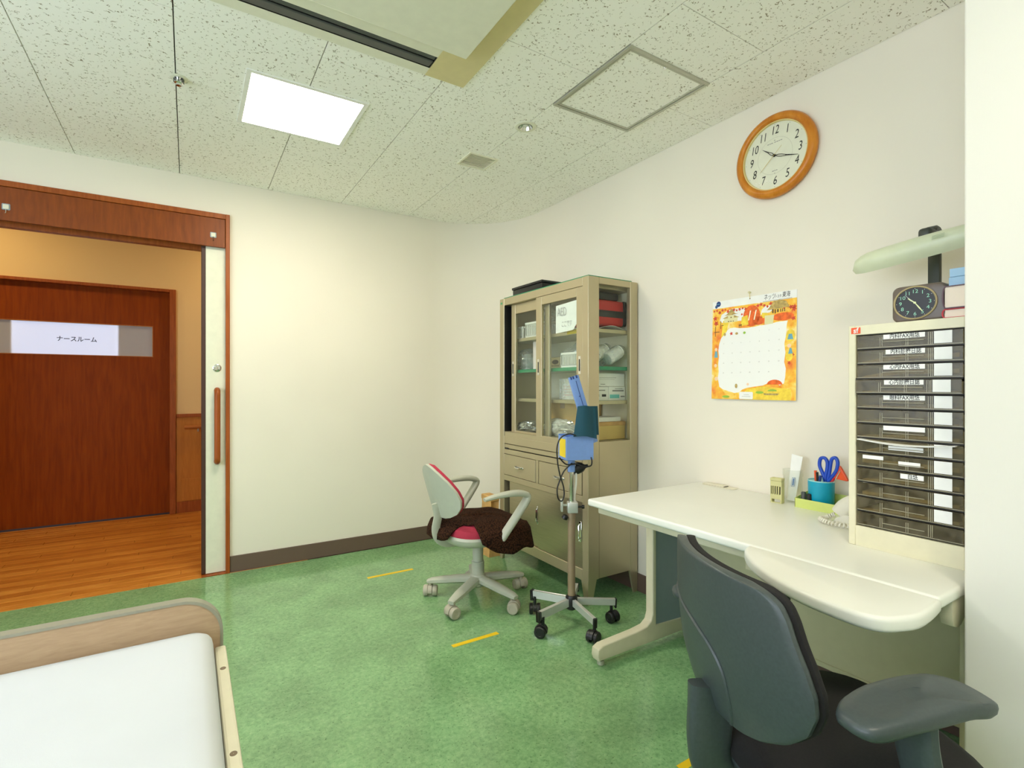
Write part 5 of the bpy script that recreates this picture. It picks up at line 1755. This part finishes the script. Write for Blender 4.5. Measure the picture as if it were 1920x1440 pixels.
pr('small_icons', [disc(-.140, .316, .006, .008, 10), disc(-.076, .316, .008, .006, 10), disc(-.075, .064, .007, .011, 10), [(.07, .022), (.13, .022), (.138, .030), (.062, .030)]], P_tn, kind='stuff')
pr('white_box', [rrect(-.058, .012, .002, .036, .005, 3)], M_paper)
pr('box_marks', [[(-.045, .014), (.0, .014), (.0, .0155), (-.045, .0155)], [(-.035, .022), (-.008, .022), (-.008, .0235), (-.035, .0235)]], P_gy, kind='stuff')
bm = new()
lay[0] += .0002
for d in range(1, 31):
    c_ = (3 + d) % 7
    r_c = (3 + d) // 7
    text(bm, str(d), .0075, Mcal @ Matrix.Translation((-.145 + c_ * .0465, .318 - r_c * .0475, lay[0])))
part('date_numbers', bm, P_gy, ca, None, True, kind='stuff')
bm = new(); text(bm, '11', .066, Mcal @ Matrix.Translation((.0, .392, lay[0])), shear=.25, sx=.85)
part('month_number', bm, mat('print_cream', (255, 246, 210), .7), ca, None, True)
bm = new(); text(bm, 'ネッツ', .030, Mcal @ Matrix.Translation((.087, ch_ - .017, .0006)), sx=.62, shear=.15)
text(bm, 'トヨタ', .016, Mcal @ Matrix.Translation((.127, ch_ - .019, .0006)), sx=.62, shear=.15)
text(bm, '東海', .028, Mcal @ Matrix.Translation((.163, ch_ - .016, .0006)), sx=.66, shear=.15)
part('header_lettering', bm, M_ink, ca, None, True, kind='stuff')
bm = new()
for a in ((.055, .19, ch_ - .0335, ch_ - .032), (.055, .19, ch_ - .0365, ch_ - .0352)):
    flat(bm, [(a[0], a[2]), (a[1], a[2]), (a[1], a[3]), (a[0], a[3])], Mcal, .0006)
part('header_line', bm, P_gy, ca, None, True, kind='stuff')
bm = new(); flat(bm, disc(-.178, ch_ - .014, .0125, .0135, 20), Mcal, .0006); flat(bm, disc(-.190, ch_ - .026, .0075, .008, 16), Mcal, .0007)
part('blue_emblem', bm, P_bl, ca, None, True)
bm = new(); flat(bm, [(-.186, ch_ - .016), (-.170, ch_ - .016), (-.170, ch_ - .0125), (-.186, ch_ - .0125)], Mcal, .0009); flat(bm, [(-.193, ch_ - .027), (-.187, ch_ - .027), (-.187, ch_ - .0245), (-.193, ch_ - .0245)], Mcal, .0009)
part('emblem_mark', bm, P_bt, ca, None, True, kind='stuff')
bm = new(); lathe(bm, [(.0045, 0), (.0035, .004), (.0035, .008), (.006, .010), (.005, .013), (.001, .0135)], 14, MR(1.448, 1.640, XR))
pin = single('push_pin', bm, mat('clear_amber_plastic', (214, 206, 164), .3), 'small translucent push pin holding the calendar', 'pin')
bm = new(); tube(bm, [(XR - .006, 1.448, 1.640), (XR - .004, 1.448, 1.618), (XR - .0025, 1.448, 1.612)], .0011, 6)
part('hanging_loop', bm, M_gold, ca, None, True)
bm = new(); flat(bm, disc(.0095 - .019, ch_ - .010, .003, n=10), Mcal, .0008)
part('eyelet', bm, P_br, ca, None, True)

# ---------------------------------------------------------------- adhesive hooks on the door header
for k, (hx, hz, lab) in enumerate(((.134, 2.157, 'white adhesive hook at the right end of the door header'), (-.823, 2.157, 'white adhesive hook at the left of the door header'))):
    h = root('adhesive_hook', lab, 'hook', (hx, YB - .008, hz - .045), group='hooks on the door header')
    Mh = frame3((hx, YB - .008, hz), (1, 0, 0), (0, 0, 1))
    bm = new(); prism(bm, rrect(-.017, .017, -.017, .017, .005, 4), 0, .003, Mh, .001, 1); part('backing_plate', bm, mat('pale_blue_grey_plastic', (150, 164, 172), .4) if k == 0 else bpy.data.materials['pale_blue_grey_plastic'], h, 40, True)
    bm = new(); prism(bm, rrect(-.012, .012, -.012, .012, .003, 3), .003, .007, Mh, .001, 1); part('hook_pad', bm, M_cream, h, 40, True)
    bm = new(); tube(bm, [Mh @ Vector(p) for p in ((0, -.012, .005), (0, -.022, .005), (0, -.034, .007), (0, -.040, .012), (0, -.036, .018))], .0018, 8); part('wire_hook', bm, M_chrome if k else M_darkedge, h, 40, True)

# ---------------------------------------------------------------- floor tapes
for x0_, x1_, y_, lab in ((.948, 1.246, 3.20, 'yellow tape strip on the floor near the back wall'), (1.030, 1.274, 2.152, 'yellow tape strip on the floor in front of the rolling stand'), (1.305, 1.56, 1.085, 'yellow tape strip on the floor beside the slate office chair')):
    bm = new(); box(bm, x0_, x1_, y_ - .013, y_ + .013, .0002, .0010)
    single('floor_tape', bm, M_tape, lab, 'tape', 'yellow floor tapes', smooth=None)

# ---------------------------------------------------------------- bed
bd = root('bed', 'low ivory framed bed with a wood laminate footboard in the left foreground', 'bed', (-.42, .55, 0))
bpart = lambda name, bm, m, sm=None, **k: part(name, bm, m, bd, sm, True, **k)
FX0, FX1, FZ0, FZ1 = -.93, .078, .20, .652
def board(y0_, y1_, inset, r):
    o = [(FX0 + inset, FZ0), (FX1 - inset, FZ0)]
    for k in range(13):
        a = R_(90 * k / 12)
        o.append((FX1 - inset - r + r * math.cos(a), FZ1 - inset - r + r * math.sin(a)))
    for k in range(13):
        a = R_(90 + 90 * k / 12)
        o.append((FX0 + inset + r + r * math.cos(a), FZ1 - inset - r + r * math.sin(a)))
    return o
bm = new(); prism(bm, board(0, 0, .005, .092), 1.553, 1.577, Mside, .002, 1)
bpart('footboard', bm, M_footlam, 40)
bm = new()
oa, ob_ = board(0, 0, 0, .095), board(0, 0, .007, .090)
loft(bm, [[Vector((a[0], 1.550, a[1])), Vector((a[0], 1.580, a[1])), Vector((b[0], 1.580, b[1])), Vector((b[0], 1.550, b[1]))] for a, b in zip(oa[1:] + oa[:1], ob_[1:] + ob_[:1])])
bpart('footboard_trim', bm, M_foottrim, 50, label='grey moulded edge of the footboard')
for x0_, x1_ in ((.058, .084), (-.932, -.906)):
    bm = new(); box(bm, x0_, x1_, -.42, 1.550, .435, .520, .006, 2)
    rl = bpart('side_rail', bm, M_bedframe)
    for y_ in (1.42, 1.08, .70, .30, -.10):
        bm = new(); xx = (x0_ + x1_) / 2
        lathe(bm, [(.0005, .5203), (.0058, .5203), (.0066, .5200)], 20, Matrix.Translation((xx, y_, 0)) @ Matrix.Diagonal((1, 1.2, 1, 1)), cap=False)
        part('rail_socket', bm, M_socket, rl, None, True)  # flat disc, the shade of the socket hole is put into its colour
bm = new(); box(bm, -.906, .058, -.42, 1.545, .40, .44)
bpart('bed_deck', bm, M_bedframe)
bm = new(); box(bm, -.93, .078, -.465, -.435, .20, .78, .02, 3)
bpart('headboard', bm, M_footlam)
for x_ in (-.86, .0):
    for y_ in (-.36, 1.45):
        bm = new(); box(bm, x_ - .022, x_ + .022, y_ - .022, y_ + .022, 0, .40, .003, 1)
        bpart('leg', bm, M_bedframe)
mt = root('mattress', 'white sheeted mattress lying on the bed in the left foreground', 'mattress', (-.42, .55, .44))
def matt(bm, x0_, x1_, y0_, y1_, z0_, z1_):
    rings = []
    for ins, z in ((.006, 0), (0, .012), (0, .102), (.003, .118), (.009, .129), (.018, .136), (.030, .140), (.06, .141), (.30, .142)):
        rings.append([Vector((px, py, z0_ + z)) for px, py in rrect(x0_ + ins, x1_ - ins, y0_ + ins, y1_ - ins, .035, 6)])
    loft(bm, rings)
bm = new(); matt(bm, -.902, .054, -.42, 1.545, .441, 0)
part('fitted_sheet', bm, M_sheet, mt, 60, True)

# ---------------------------------------------------------------- daylight window in the left wall, behind the camera line
WY0, WY1, WZ0, WZ1 = -1.2, 2.6, .80, 2.32
w2 = root('window_2', None, None, (-2.4, (WY0 + WY1) / 2, WZ0), kind='structure')
bm = new(); box(bm, -2.399, -2.36, WY0 - .05, WY0, WZ0 - .05, WZ1 + .05); box(bm, -2.399, -2.36, WY1, WY1 + .05, WZ0 - .05, WZ1 + .05)
box(bm, -2.399, -2.36, WY0, WY1, WZ0 - .05, WZ0); box(bm, -2.399, -2.36, WY0, WY1, WZ1, WZ1 + .05)
box(bm, -2.399, -2.37, (WY0 + WY1) / 2 - .025, (WY0 + WY1) / 2 + .025, WZ0, WZ1)
part('window_frame', bm, M_white, w2, None, True)
for a, b in ((WY0, (WY0 + WY1) / 2 - .025), ((WY0 + WY1) / 2 + .025, WY1)):
    bm = new(); box(bm, -2.397, -2.393, a, b, WZ0, WZ1)
    part('window_pane', bm, M_day, w2, None, True)
